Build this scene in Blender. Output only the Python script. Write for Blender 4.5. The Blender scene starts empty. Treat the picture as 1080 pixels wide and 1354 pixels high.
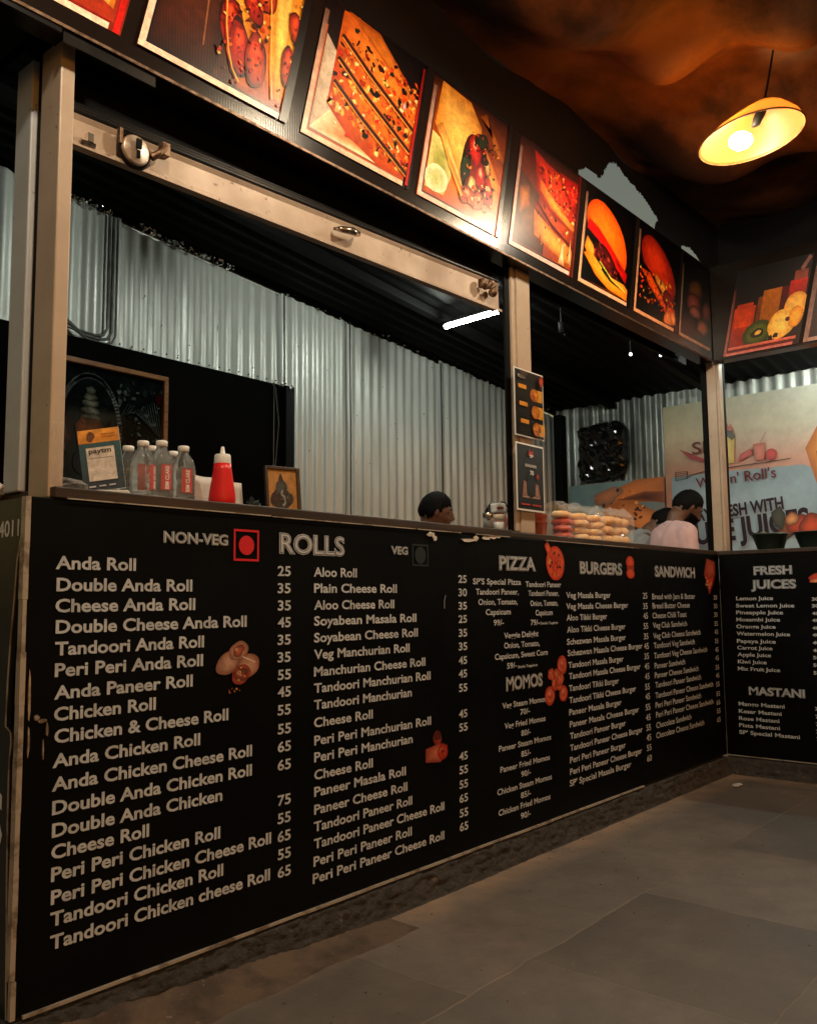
import bpy, bmesh, math, random
from mathutils import Vector, Matrix, noise
R = math.radians
random.seed(7)
S = bpy.context.scene
COL = S.collection

# ---------------------------------------------------------------- camera
cam = bpy.data.cameras.new('camera'); cob = bpy.data.objects.new('camera', cam); COL.objects.link(cob)
cam.sensor_fit = 'HORIZONTAL'; cam.sensor_width = 36; cam.lens = 36 * 1159.3 / 1080
cam.clip_start = .02; cam.clip_end = 500
YAW, PIT, ROL = .706282, .100779, -.009963
CAM = Vector((-.84234, -1.71182, .87100))
fw = Vector((math.cos(YAW) * math.cos(PIT), math.sin(YAW) * math.cos(PIT), math.sin(PIT)))
rt0 = Vector((math.sin(YAW), -math.cos(YAW), 0)); up0 = rt0.cross(fw)
rt = rt0 * math.cos(ROL) + up0 * math.sin(ROL); up = -rt0 * math.sin(ROL) + up0 * math.cos(ROL)
cob.matrix_world = Matrix(((rt.x, up.x, -fw.x, CAM.x), (rt.y, up.y, -fw.y, CAM.y), (rt.z, up.z, -fw.z, CAM.z), (0, 0, 0, 1)))
S.camera = cob

# ---------------------------------------------------------------- sky (late dusk), exposure
W = bpy.data.worlds.new('World'); S.world = W; W.use_nodes = True
nt = W.node_tree; bg = nt.nodes['Background']
sky = nt.nodes.new('ShaderNodeTexSky'); sky.sky_type = 'NISHITA'; sky.sun_disc = False
sky.sun_elevation = R(2.0); sky.sun_rotation = R(200); sky.dust_density = 3.0
tint = nt.nodes.new('ShaderNodeVectorMath'); tint.operation = 'MULTIPLY'; tint.inputs[1].default_value = (1.04, 1.0, .94)
nt.links.new(sky.outputs[0], tint.inputs[0]); nt.links.new(tint.outputs[0], bg.inputs[0]); sky.air_density = 1.2; sky.ozone_density = .5; bg.inputs[1].default_value = .13
S.view_settings.view_transform = 'Standard'; S.view_settings.look = 'None'
S.view_settings.gamma = 1; S.view_settings.exposure = .5
LAMP_W, TUBE_E, TUBE2_E = 18.0, 135.0, 118.0

# ---------------------------------------------------------------- materials
def lin(h):
    if isinstance(h, (tuple, list)): return tuple(h)[:3]
    h = h.lstrip('#'); c = [int(h[i:i + 2], 16) / 255 for i in (0, 2, 4)]
    return tuple(x / 12.92 if x <= .04045 else ((x + .055) / 1.055) ** 2.4 for x in c)
def mat(name, col, rough=.5, metal=0, col2=None, scale=6, lo=.45, hi=.62, bump=0, bscale=80, stretch=(1, 1, 1), spec=.5,
        trans=0, ior=1.45, emit=0, alpha=1, coat=0, rvar=0, col3=None, scale3=40, lo3=.62, hi3=.68):
    m = bpy.data.materials.new(name); m.use_nodes = True
    n, l = m.node_tree.nodes, m.node_tree.links
    b = n['Principled BSDF']; c = lin(col)
    b.inputs['Base Color'].default_value = (*c, 1); b.inputs['Roughness'].default_value = rough
    b.inputs['Metallic'].default_value = metal; b.inputs['Specular IOR Level'].default_value = spec
    b.inputs['Transmission Weight'].default_value = trans; b.inputs['IOR'].default_value = ior
    b.inputs['Alpha'].default_value = alpha; b.inputs['Coat Weight'].default_value = coat
    if emit:
        b.inputs['Emission Color'].default_value = (*c, 1); b.inputs['Emission Strength'].default_value = emit
    tc = n.new('ShaderNodeTexCoord'); mp = n.new('ShaderNodeMapping'); mp.inputs['Scale'].default_value = stretch
    l.new(tc.outputs['Object'], mp.inputs[0])
    def ramp(sc, a, bb, det=8):
        t = n.new('ShaderNodeTexNoise'); t.inputs['Scale'].default_value = sc; t.inputs['Detail'].default_value = det
        t.inputs['Roughness'].default_value = .62
        l.new(mp.outputs[0], t.inputs['Vector'])
        r = n.new('ShaderNodeMapRange'); r.inputs[1].default_value = a; r.inputs[2].default_value = bb; r.clamp = True
        l.new(t.outputs['Fac'], r.inputs[0]); return r.outputs[0], t.outputs['Fac']
    cur = None
    if col2 is not None:
        f, raw = ramp(scale, lo, hi)
        mx = n.new('ShaderNodeMix'); mx.data_type = 'RGBA'; l.new(f, mx.inputs[0])
        mx.inputs[6].default_value = (*c, 1); mx.inputs[7].default_value = (*lin(col2), 1); cur = mx.outputs[2]
        if rvar:
            r = n.new('ShaderNodeMapRange'); r.inputs[1].default_value = .3; r.inputs[2].default_value = .7
            r.inputs[3].default_value = max(.02, rough - rvar); r.inputs[4].default_value = min(1, rough + rvar)
            l.new(raw, r.inputs[0]); l.new(r.outputs[0], b.inputs['Roughness'])
    if col3 is not None:
        f, raw = ramp(scale3, lo3, hi3)
        mx = n.new('ShaderNodeMix'); mx.data_type = 'RGBA'; l.new(f, mx.inputs[0])
        if cur: l.new(cur, mx.inputs[6])
        else: mx.inputs[6].default_value = (*c, 1)
        mx.inputs[7].default_value = (*lin(col3), 1); cur = mx.outputs[2]
    if cur: l.new(cur, b.inputs['Base Color'])
    if bump:
        f, raw = ramp(bscale, 0, 1)
        bp = n.new('ShaderNodeBump'); bp.inputs['Strength'].default_value = bump; bp.inputs['Distance'].default_value = .01
        l.new(raw, bp.inputs['Height']); l.new(bp.outputs[0], b.inputs['Normal'])
    m['_x'] = 0
    return m
def print_mat(name, rough=.3, grain=.25, gscale=120, coat=0, ribs=0, gain=1.0):
    """ink on plastic sheet: colour comes from the drawing, broken up by a fine print texture"""
    m = bpy.data.materials.new(name); m.use_nodes = True
    n, l = m.node_tree.nodes, m.node_tree.links; b = n['Principled BSDF']
    a = n.new('ShaderNodeVertexColor'); a.layer_name = 'Ink'
    tc = n.new('ShaderNodeTexCoord'); t = n.new('ShaderNodeTexNoise'); t.inputs['Scale'].default_value = gscale
    t.inputs['Detail'].default_value = 6; t.inputs['Roughness'].default_value = .7
    l.new(tc.outputs['Object'], t.inputs['Vector'])
    r = n.new('ShaderNodeMapRange'); r.inputs[1].default_value = .3; r.inputs[2].default_value = .7
    r.inputs[3].default_value = 1 - grain * 2; r.inputs[4].default_value = 1 + grain; l.new(t.outputs['Fac'], r.inputs[0])
    t2 = n.new('ShaderNodeTexNoise'); t2.inputs['Scale'].default_value = gscale * .28; t2.inputs['Detail'].default_value = 4; l.new(tc.outputs['Object'], t2.inputs['Vector'])
    r2 = n.new('ShaderNodeMapRange'); r2.inputs[1].default_value = .35; r2.inputs[2].default_value = .68; r2.inputs[3].default_value = 1 - grain * 2.2; r2.inputs[4].default_value = 1 + grain * .8; l.new(t2.outputs['Fac'], r2.inputs[0])
    pm = n.new('ShaderNodeMath'); pm.operation = 'MULTIPLY'; l.new(r.outputs[0], pm.inputs[0]); l.new(r2.outputs[0], pm.inputs[1]); r = pm
    gg = n.new('ShaderNodeVectorMath'); gg.operation = 'SCALE'; gg.inputs['Scale'].default_value = gain; l.new(a.outputs[0], gg.inputs[0])
    mx = n.new('ShaderNodeVectorMath'); mx.operation = 'SCALE'
    l.new(gg.outputs[0], mx.inputs[0]); l.new(r.outputs[0], mx.inputs['Scale'])
    l.new(mx.outputs[0], b.inputs['Base Color']); b.inputs['Roughness'].default_value = rough
    b.inputs['Coat Weight'].default_value = coat; b.inputs['Coat Roughness'].default_value = .16
    if ribs: add_ribs(m, b, ribs)
    return m
def add_ribs(m, b, amt):
    n, l = m.node_tree.nodes, m.node_tree.links
    tc = n.new('ShaderNodeTexCoord'); w = n.new('ShaderNodeTexWave'); w.inputs['Scale'].default_value = 75; w.bands_direction = 'DIAGONAL'
    mp = n.new('ShaderNodeMapping'); mp.inputs['Scale'].default_value = (1, 1, 0)
    l.new(tc.outputs['Object'], mp.inputs[0]); l.new(mp.outputs[0], w.inputs['Vector'])
    bp = n.new('ShaderNodeBump'); bp.inputs['Strength'].default_value = amt; bp.inputs['Distance'].default_value = .002
    l.new(w.outputs['Fac'], bp.inputs['Height']); l.new(bp.outputs[0], b.inputs['Normal'])
    if 'Coat Normal' in b.inputs: l.new(bp.outputs[0], b.inputs['Coat Normal'])

M = {}
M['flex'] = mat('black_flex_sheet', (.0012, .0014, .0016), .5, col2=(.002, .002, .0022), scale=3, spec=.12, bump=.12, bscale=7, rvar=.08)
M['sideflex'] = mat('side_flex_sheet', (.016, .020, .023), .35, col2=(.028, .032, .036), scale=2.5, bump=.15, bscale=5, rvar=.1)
M['ink'] = mat('pale_print', (.53, .57, .62), .6, col2=(.42, .45, .49), scale=25, spec=.2)
M['inkblack'] = mat('black_print', (.006, .006, .006), .5)
M['inkwhite'] = mat('white_print', (.72, .74, .75), .5)
M['red'] = mat('red_print', (.62, .012, .018), .5)
M['labelred'] = mat('faded_red_label', (.50, .06, .05), .5, col2=(.42, .10, .09), scale=60)
M['darkgreen'] = mat('dark_green_print', (.012, .02, .022), .5)
M['trim'] = mat('aluminium_edge', (.48, .42, .36), .4, .3, col2=(.22, .17, .13), scale=14, lo=.5, hi=.6)
M['cream'] = mat('cream_painted_steel', (.49, .385, .295), .36, col2=(.39, .295, .22), scale=4, lo=.42, hi=.68, bump=.05, bscale=30,
                 col3=(.10, .055, .035), scale3=48, lo3=.67, hi3=.70, rvar=.1)
M['coollitcream'] = mat('weathered_cool_lit_steel', (.50, .56, .62), .42, col2=(.44, .46, .48), scale=5, lo=.42, hi=.7, bump=.1, bscale=30,  # cool light from inside the stall is put into this paint colour
                     col3=(.10, .06, .04), scale3=18, lo3=.64, hi3=.68)
M['shutter'] = mat('shutter_steel', (.44, .335, .25), .5, .12, col2=(.29, .205, .145), scale=3.4, lo=.40, hi=.66, bump=.05, bscale=25,
                   col3=(.16, .09, .05), scale3=40, lo3=.64, hi3=.69, rvar=.1)
M['darksteel'] = mat('dark_steel', (.02, .02, .02), .35, .7, col2=(.035, .03, .025), scale=9)
M['black'] = mat('black_paint', (.0025, .0025, .0025), .6, spec=.1)
M['chrome'] = mat('worn_chrome', (.62, .55, .48), .22, 1, col2=(.2, .14, .1), scale=40, lo=.5, hi=.62)
M['dial'] = mat('worn_lock_dial', (.60, .50, .42), .38, .5, col2=(.35, .26, .2), scale=30, lo=.45, hi=.6)
M['rust'] = mat('rusty_hasp', (.22, .14, .09), .5, .7, col2=(.08, .04, .02), scale=50)
M['fascia'] = mat('dark_signboard', (.009, .0055, .004), .24, spec=.4); add_ribs(M['fascia'], M['fascia'].node_tree.nodes['Principled BSDF'], .06)
M['zinc'] = mat('galvanised_sheet', (.54, .56, .53), .44, .35, col2=(.36, .37, .34), scale=3.4, lo=.40, hi=.78, stretch=(2.6, 2.6, .35),
                col3=(.06, .06, .055), scale3=26, lo3=.70, hi3=.74, rvar=.1, bump=.05, bscale=40)
M['zincdark'] = mat('dark_galvanised_sheet', (.30, .31, .29), .4, .4, col2=(.09, .095, .09), scale=4, lo=.4, hi=.62, stretch=(1.4, 1.4, .35), rvar=.1)  # darker sheet colour for one section of the side wall
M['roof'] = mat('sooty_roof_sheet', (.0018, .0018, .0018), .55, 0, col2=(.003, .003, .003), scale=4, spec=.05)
M['foil'] = mat('crumpled_foil', (.7, .72, .7), .18, 1)
M['wood'] = mat('dark_brown_board', (.03, .018, .012), .45, col2=(.055, .03, .018), scale=6, stretch=(.4, 6, 6), bump=.15)
M['partition'] = mat('black_board', (.0022, .002, .0019), .9, col2=(.0035, .003, .0028), scale=3, spec=.03)
M['stone'] = mat('kerb_stone', (.050, .045, .042), .8, col2=(.030, .027, .025), scale=28, lo=.38, hi=.64, bump=1.0, bscale=70, col3=(.14, .105, .08), scale3=34, lo3=.62, hi3=.72)
M['mortar'] = mat('dusty_mortar', (.12, .078, .052), .85, col2=(.055, .038, .028), scale=8, bump=.6, bscale=60, col3=(.22, .16, .11), scale3=60, lo3=.64, hi3=.7)
M['cloth'] = mat('brown_cloth_glow_patches', (.21, .082, .020), .8, col2=(.03, .012, .004), scale=1.7, lo=.40, hi=.60)  # amber lamp glow painted into the cloth colour as lighter patches
M['clothdark'] = mat('black_cloth', (.006, .006, .006), .85)
M['shade'] = None
M['clearplastic'] = mat('clear_plastic', (.9, .93, .93), .06, 0, trans=.95, ior=1.2, spec=.6)
M['water'] = mat('bottle_water', (.90, .94, .94), .07, 0, trans=.93, ior=1.33)
M['whiteplastic'] = mat('white_plastic', (.74, .74, .72), .4)
M['paper'] = mat('white_paper', (.6, .56, .52), .7, col2=(.5, .45, .42), scale=20)
M['redplastic'] = mat('red_squeeze_plastic', (.66, .012, .012), .35, col2=(.60, .008, .010), scale=8)
M['pinkplastic'] = mat('pink_cup_plastic', (.62, .22, .17), .25, trans=.35, col2=(.55, .1, .07), scale=30)
M['skin'] = mat('brown_skin', (.15, .07, .042), .5, col2=(.12, .054, .033), scale=30)
M['skinlight'] = mat('lighter_skin', (.42, .20, .12), .5, col2=(.36, .16, .09), scale=30)
M['hair'] = mat('black_hair', (.005, .0045, .004), .7, bump=.4, bscale=220, stretch=(1, 1, .3), spec=.12)
M['pink'] = mat('pale_pink_shirt', (.68, .44, .43), .8, col2=(.62, .38, .37), scale=5, bump=.3, bscale=9)
M['grey'] = mat('grey_shirt', (.30, .30, .30), .8, col2=(.25, .25, .25), scale=30, bump=.3, bscale=9)
M['darkshirt'] = mat('dark_shirt', (.02, .02, .022), .8, bump=.3, bscale=9)
M['trouser'] = mat('dark_trousers', (.02, .022, .03), .85)
M['capwhite'] = mat('white_cap_cloth', (.66, .64, .62), .8)
M['capblack'] = mat('black_cap_cloth', (.01, .01, .01), .8)
M['bun'] = mat('bun_crust', (.80, .42, .15), .5, col2=(.86, .58, .28), scale=14, lo=.4, hi=.65)
M['bunred'] = mat('red_bun_filling', (.5, .06, .025), .5)
M['frame'] = mat('orange_brown_frame', (.26, .11, .035), .4, col2=(.15, .06, .02), scale=10, stretch=(1, 8, 8))
M['lid'] = mat('steel_lid', (.6, .6, .58), .25, 1)
M['creamlid'] = mat('cream_lid', (.62, .54, .42), .4)
M['bowl'] = mat('dark_green_bowl', (.012, .022, .018), .3)
M['leaf'] = mat('dark_plastic_leaf', (.02, .03, .022), .35, col2=(.06, .07, .06), scale=30)
M['greens'] = mat('chopped_greens', (.14, .14, .10), .7, col2=(.08, .09, .05), scale=20)
M['bag'] = mat('black_bin_bag', (.006, .006, .006), .12, spec=.7)
M['blackcable'] = mat('black_cable', (.012, .012, .012), .5)
M['conduit'] = mat('grey_conduit', (.12, .12, .11), .45, col2=(.05, .05, .045), scale=12)
M['print'] = print_mat('printed_picture', .33, .13, 170, .25, .05, 1.4)
M['poster'] = print_mat('printed_poster', .4, .06, 14, 0, 0, 2.3)
M['border'] = print_mat('printed_border', .45, .03, 60, 0, .04, .85)
M['smallprint'] = print_mat('small_printed_picture', .5, .12, 200)
M['darkprint'] = print_mat('framed_print', .08, .3, 60)
# two-sided woven shade lets some light through
def shade_mat():
    m = bpy.data.materials.new('woven_shade'); m.use_nodes = True
    n, l = m.node_tree.nodes, m.node_tree.links; b = n['Principled BSDF']; out = n['Material Output']
    tc = n.new('ShaderNodeTexCoord'); w = n.new('ShaderNodeTexNoise'); w.inputs['Scale'].default_value = 90
    l.new(tc.outputs['Object'], w.inputs['Vector'])
    mx = n.new('ShaderNodeMix'); mx.data_type = 'RGBA'; l.new(w.outputs['Fac'], mx.inputs[0])
    mx.inputs[6].default_value = (.20, .085, .016, 1); mx.inputs[7].default_value = (.29, .13, .03, 1)
    l.new(mx.outputs[2], b.inputs['Base Color']); b.inputs['Roughness'].default_value = .5
    t = n.new('ShaderNodeBsdfTranslucent'); t.inputs[0].default_value = (.5, .26, .08, 1)
    ms = n.new('ShaderNodeMixShader'); ms.inputs[0].default_value = .25
    l.new(b.outputs[0], ms.inputs[1]); l.new(t.outputs[0], ms.inputs[2])
    g = n.new('ShaderNodeBsdfTransparent'); g.inputs[0].default_value = (1, .62, .25, 1)      # gaps of the weave
    m2 = n.new('ShaderNodeMixShader'); m2.inputs[0].default_value = .42
    l.new(ms.outputs[0], m2.inputs[1]); l.new(g.outputs[0], m2.inputs[2]); l.new(m2.outputs[0], out.inputs[0])
    return m
M['shade'] = shade_mat()
def film_mat():
    m = bpy.data.materials.new('clear_film'); m.use_nodes = True
    n, l = m.node_tree.nodes, m.node_tree.links; b = n['Principled BSDF']; out = n['Material Output']
    b.inputs['Base Color'].default_value = (.85, .85, .84, 1); b.inputs['Roughness'].default_value = .12
    t = n.new('ShaderNodeBsdfTransparent'); ms = n.new('ShaderNodeMixShader')
    lw = n.new('ShaderNodeLayerWeight'); lw.inputs[0].default_value = .35
    r = n.new('ShaderNodeMapRange'); r.inputs[3].default_value = .03; r.inputs[4].default_value = .40
    l.new(lw.outputs['Facing'], r.inputs[0]); l.new(r.outputs[0], ms.inputs[0])
    l.new(t.outputs[0], ms.inputs[1]); l.new(b.outputs[0], ms.inputs[2]); l.new(ms.outputs[0], out.inputs[0])
    return m
M['film'] = film_mat()
def floor_mat():
    m = bpy.data.materials.new('stone_slab_floor'); m.use_nodes = True
    n, l = m.node_tree.nodes, m.node_tree.links; b = n['Principled BSDF']
    tc = n.new('ShaderNodeTexCoord')
    wob = n.new('ShaderNodeTexNoise'); wob.inputs['Scale'].default_value = 5; wob.inputs['Detail'].default_value = 5
    l.new(tc.outputs['Object'], wob.inputs['Vector'])
    sb = n.new('ShaderNodeVectorMath'); sb.operation = 'SUBTRACT'; sb.inputs[1].default_value = (.5, .5, .5); l.new(wob.outputs['Color'], sb.inputs[0])
    sc = n.new('ShaderNodeVectorMath'); sc.operation = 'SCALE'; sc.inputs['Scale'].default_value = .035; l.new(sb.outputs[0], sc.inputs[0])
    ad = n.new('ShaderNodeVectorMath'); l.new(tc.outputs['Object'], ad.inputs[0]); l.new(sc.outputs[0], ad.inputs[1])
    mp = n.new('ShaderNodeMapping'); mp.inputs['Location'].default_value = (-1.045 + .62 * 4, .485 + .56 * 8, 0); l.new(ad.outputs[0], mp.inputs[0])
    br = n.new('ShaderNodeTexBrick'); br.offset = .42; br.inputs['Scale'].default_value = 1
    br.inputs['Brick Width'].default_value = .62; br.inputs['Row Height'].default_value = .56
    br.inputs['Mortar Size'].default_value = .004; br.inputs['Mortar Smooth'].default_value = .6
    br.inputs['Color1'].default_value = (.142, .120, .104, 1); br.inputs['Color2'].default_value = (.082, .069, .06, 1)
    br.inputs['Mortar'].default_value = (.18, .135, .10, 1); br.inputs['Bias'].default_value = 0
    l.new(mp.outputs[0], br.inputs['Vector'])
    def nz(s, a, c, d=8):
        t = n.new('ShaderNodeTexNoise'); t.inputs['Scale'].default_value = s; t.inputs['Detail'].default_value = d; t.inputs['Roughness'].default_value = .65
        l.new(tc.outputs['Object'], t.inputs['Vector'])
        r = n.new('ShaderNodeMapRange'); r.inputs[1].default_value = a; r.inputs[2].default_value = c; l.new(t.outputs['Fac'], r.inputs[0]); return r.outputs[0], t
    def mix(f, a, col, k=1):
        x = n.new('ShaderNodeMix'); x.data_type = 'RGBA'
        mm = n.new('ShaderNodeMath'); mm.operation = 'MULTIPLY'; mm.inputs[1].default_value = k; l.new(f, mm.inputs[0]); l.new(mm.outputs[0], x.inputs[0])
        l.new(a, x.inputs[6]); x.inputs[7].default_value = (*col, 1); return x.outputs[2]
    f1, t1 = nz(1.3, .45, .70); c = mix(f1, br.outputs['Color'], (.19, .145, .112), .7)
    f2, t2 = nz(2.4, .48, .70); c = mix(f2, c, (.07, .056, .046), .6)
    f6, t7 = nz(14, .42, .70, 10); c = mix(f6, c, (.06, .048, .04), .35); f3, t3 = nz(55, .66, .74, 3); c = mix(f3, c, (.09, .075, .062), .6)
    f4, t4 = nz(34, .72, .75, 2); c = mix(f4, c, (.30, .24, .19), .6)
    sep = n.new('ShaderNodeSeparateXYZ'); l.new(ad.outputs[0], sep.inputs[0])
    def band(sock, e0, e1):
        r = n.new('ShaderNodeMapRange'); r.inputs[1].default_value = e0; r.inputs[2].default_value = e1; l.new(sock, r.inputs[0]); return r.outputs[0]
    f5, t6 = nz(9, .30, .62)
    for sock, e0, e1 in ((sep.outputs['Y'], -.17, -.055), (sep.outputs['X'], 3.42, 3.54)):
        mm = n.new('ShaderNodeMath'); mm.operation = 'MULTIPLY'; l.new(band(sock, e0, e1), mm.inputs[0]); l.new(f5, mm.inputs[1]); c = mix(mm.outputs[0], c, (.34, .22, .14), .8)
    l.new(c, b.inputs['Base Color'])
    r = n.new('ShaderNodeMapRange'); r.inputs[3].default_value = .42; r.inputs[4].default_value = .75; l.new(t1.outputs['Fac'], r.inputs[0]); l.new(r.outputs[0], b.inputs['Roughness'])
    t5 = n.new('ShaderNodeTexNoise'); t5.inputs['Scale'].default_value = 40; t5.inputs['Detail'].default_value = 8; l.new(tc.outputs['Object'], t5.inputs['Vector'])
    mt = n.new('ShaderNodeMath'); mt.operation = 'MULTIPLY_ADD'; mt.inputs[1].default_value = -1.2; l.new(br.outputs['Fac'], mt.inputs[0]); l.new(t5.outputs['Fac'], mt.inputs[2])
    bp = n.new('ShaderNodeBump'); bp.inputs['Strength'].default_value = .35; bp.inputs['Distance'].default_value = .006
    l.new(mt.outputs[0], bp.inputs['Height']); l.new(bp.outputs[0], b.inputs['Normal'])
    return m
M['floor'] = floor_mat()
def glow(name, col, e):
    m = bpy.data.materials.new(name); m.use_nodes = True; b = m.node_tree.nodes['Principled BSDF']
    b.inputs['Base Color'].default_value = (.8, .8, .8, 1); b.inputs['Emission Color'].default_value = (*col, 1); b.inputs['Emission Strength'].default_value = e
    return m
M['tube'] = glow('lit_tube', (.93, 1, .87), TUBE_E)
M['tube2'] = glow('lit_tube_second', (.93, 1, .87), TUBE2_E)
M['bulb'] = glow('lit_bulb', (1, .78, .46), 260)
M['led'] = glow('small_led', (.9, .96, 1), 9)

# ---------------------------------------------------------------- mesh helpers
ORG = {}
class MB:
    def __init__(s): s.v = []; s.f = []; s.m = []; s.c = []; s.usec = False
    def add(s, vs, fs, mi=0, cols=None):
        o = len(s.v); s.v += [tuple(v) for v in vs]; s.f += [tuple(i + o for i in f) for f in fs]; s.m += [mi] * len(fs)
        if cols is not None: s.usec = True; s.c += [tuple(c) for c in cols]
        else: s.c += [(1, 1, 1)] * len(vs)
        return s
    def box(s, x0, x1, y0, y1, z0, z1, mi=0, M4=None):
        v = [Vector((x, y, z)) for z in (z0, z1) for y in (y0, y1) for x in (x0, x1)]
        if M4 is not None: v = [M4 @ p for p in v]
        return s.add(v, [(0, 2, 3, 1), (4, 5, 7, 6), (0, 1, 5, 4), (2, 6, 7, 3), (0, 4, 6, 2), (1, 3, 7, 5)], mi)
    def tube(s, pts, r, n=10, mi=0, caps=True):
        pts = [Vector(p) for p in pts]; rs = r if isinstance(r, (list, tuple)) else [r] * len(pts)
        vs, fs = [], []; prev = None
        for i, p in enumerate(pts):
            d = (pts[min(i + 1, len(pts) - 1)] - pts[max(i - 1, 0)]).normalized()
            if prev is None: a = d.orthogonal().normalized()
            else: a = (prev - d * prev.dot(d)); a = a.normalized() if a.length > 1e-6 else d.orthogonal().normalized()
            prev = a; b = d.cross(a)
            for k in range(n):
                t = 2 * math.pi * k / n; vs.append(p + (a * math.cos(t) + b * math.sin(t)) * rs[i])
        for i in range(len(pts) - 1):
            for k in range(n):
                k2 = (k + 1) % n; fs.append((i * n + k, i * n + k2, (i + 1) * n + k2, (i + 1) * n + k))
        if caps: fs.append(tuple(range(n - 1, -1, -1))); fs.append(tuple((len(pts) - 1) * n + k for k in range(n)))
        return s.add(vs, fs, mi)
    def lathe(s, prof, c=(0, 0, 0), n=28, M4=None, mi=0):
        vs, fs = [], []
        for r, z in prof:
            for k in range(n):
                t = 2 * math.pi * k / n; vs.append(Vector((r * math.cos(t), r * math.sin(t), z)))
        vs = [(M4 @ p if M4 is not None else p) + Vector(c) for p in vs]
        for i in range(len(prof) - 1):
            for k in range(n):
                k2 = (k + 1) % n; fs.append((i * n + k, i * n + k2, (i + 1) * n + k2, (i + 1) * n + k))
        if prof[0][0] > 1e-5: pass
        return s.add(vs, fs, mi)
    def sphere(s, c, r, n=12, m=8, sc=(1, 1, 1), mi=0, M4=None):
        pr = [(math.sin(math.pi * i / m) , -math.cos(math.pi * i / m)) for i in range(m + 1)]
        vs, fs = [], []
        for a, z in pr:
            for k in range(n):
                t = 2 * math.pi * k / n; p = Vector((a * math.cos(t) * sc[0], a * math.sin(t) * sc[1], z * sc[2])) * r
                vs.append((M4 @ p if M4 is not None else p) + Vector(c))
        for i in range(m):
            for k in range(n):
                k2 = (k + 1) % n; fs.append((i * n + k, i * n + k2, (i + 1) * n + k2, (i + 1) * n + k))
        return s.add(vs, fs, mi)
    def prism(s, poly, f0, f1, mi=0):
        """poly: 2d points; f0/f1 map (a,b) to the two faces"""
        n = len(poly); vs = [f0(*p) for p in poly] + [f1(*p) for p in poly]
        fs = [tuple(range(n)), tuple(range(2 * n - 1, n - 1, -1))] + [(i, i + n, (i + 1) % n + n, (i + 1) % n) for i in range(n)]
        return s.add(vs, fs, mi)
    def build(s, name, m, parent=None, smooth=False, bevel=0, loc=None, weld=False):
        me = bpy.data.meshes.new(name); org = ORG.get(parent.name, Vector()) if parent else Vector(loc or (0, 0, 0))
        me.from_pydata([Vector(v) - org for v in s.v], [], s.f)
        for mm in (m if isinstance(m, (list, tuple)) else [m]): me.materials.append(mm)
        for p, mi in zip(me.polygons, s.m): p.material_index = mi; p.use_smooth = smooth
        if s.usec:
            ca = me.color_attributes.new('Ink', 'FLOAT_COLOR', 'POINT')
            for i, c in enumerate(s.c): ca.data[i].color = (*c, 1)
        b = bmesh.new(); b.from_mesh(me)
        if weld: bmesh.ops.remove_doubles(b, verts=b.verts, dist=1e-5)
        if not s.usec: bmesh.ops.recalc_face_normals(b, faces=b.faces)
        b.to_mesh(me); b.free()
        o = bpy.data.objects.new(name, me); COL.objects.link(o); o.location = (0, 0, 0) if parent else org
        ORG[o.name] = org
        if parent: o.parent = parent
        if bevel:
            bv = o.modifiers.new('b', 'BEVEL'); bv.width = bevel; bv.segments = 2; bv.limit_method = 'ANGLE'; bv.angle_limit = R(40)
        return o
def thing(name, label, cat, loc=(0, 0, 0), group=None):
    o = bpy.data.objects.new(name, None); COL.objects.link(o); o.location = loc; o.empty_display_size = .05
    o['label'] = label; o['category'] = cat
    if group: o['group'] = group
    ORG[o.name] = Vector(loc); return o
def tag(o, label, cat, group=None):
    o['label'] = label; o['category'] = cat
    if group: o['group'] = group
    return o
def struct(o): o['kind'] = 'structure'; return o
def stamp(mb, me, M4=None):
    mb.add([(M4 @ v.co if M4 is not None else v.co.copy()) for v in me.vertices], [tuple(p.vertices) for p in me.polygons])

# text -> flat mesh, letters stretched to a given width and capital height
_cap = {}
def text_geo(t, bold, res=3):
    cu = bpy.data.curves.new('t', 'FONT'); cu.body = t; cu.offset = bold; cu.resolution_u = res; cu.fill_mode = 'FRONT'
    ob = bpy.data.objects.new('t', cu); COL.objects.link(ob)
    dg = bpy.context.evaluated_depsgraph_get(); me = bpy.data.meshes.new_from_object(ob.evaluated_get(dg))
    vs = [v.co.copy() for v in me.vertices]; fs = [tuple(p.vertices) for p in me.polygons]
    bpy.data.objects.remove(ob); bpy.data.curves.remove(cu); bpy.data.meshes.remove(me)
    return vs, fs
def cap_h(bold):
    if bold not in _cap:
        vs, _ = text_geo('H', bold); _cap[bold] = (min(v.y for v in vs), max(v.y for v in vs))
    return _cap[bold]
def put_text(mb, t, a0, z0, w, cap, plane, bold=.02, mi=0, off=0, extent=None):
    vs, fs = text_geo(t, bold)
    if not vs: return
    x0, x1 = (min(v.x for v in vs), max(v.x for v in vs)) if extent is None else extent[:2]
    lo, hi = cap_h(bold) if extent is None or len(extent) < 3 else extent[2]
    sx = w / (x1 - x0); sy = cap / (hi - lo)
    mb.add([plane(a0 + (v.x - x0) * sx, z0 + (v.y - lo) * sy, off) for v in vs], fs, mi)
    return (x0, x1, (lo, hi))
L, YF = 3.608, 0.0
P_front = lambda a, z, o=0: (a, -.0016 - o, z)
P_right = lambda a, z, o=0: (L - .0016 - o, -a, z)
P_side = lambda a, z, o=0: (-.0066 - o, -a, z)
P_wall = lambda a, z, o=0: (5.055 - o, -a, z)

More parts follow.
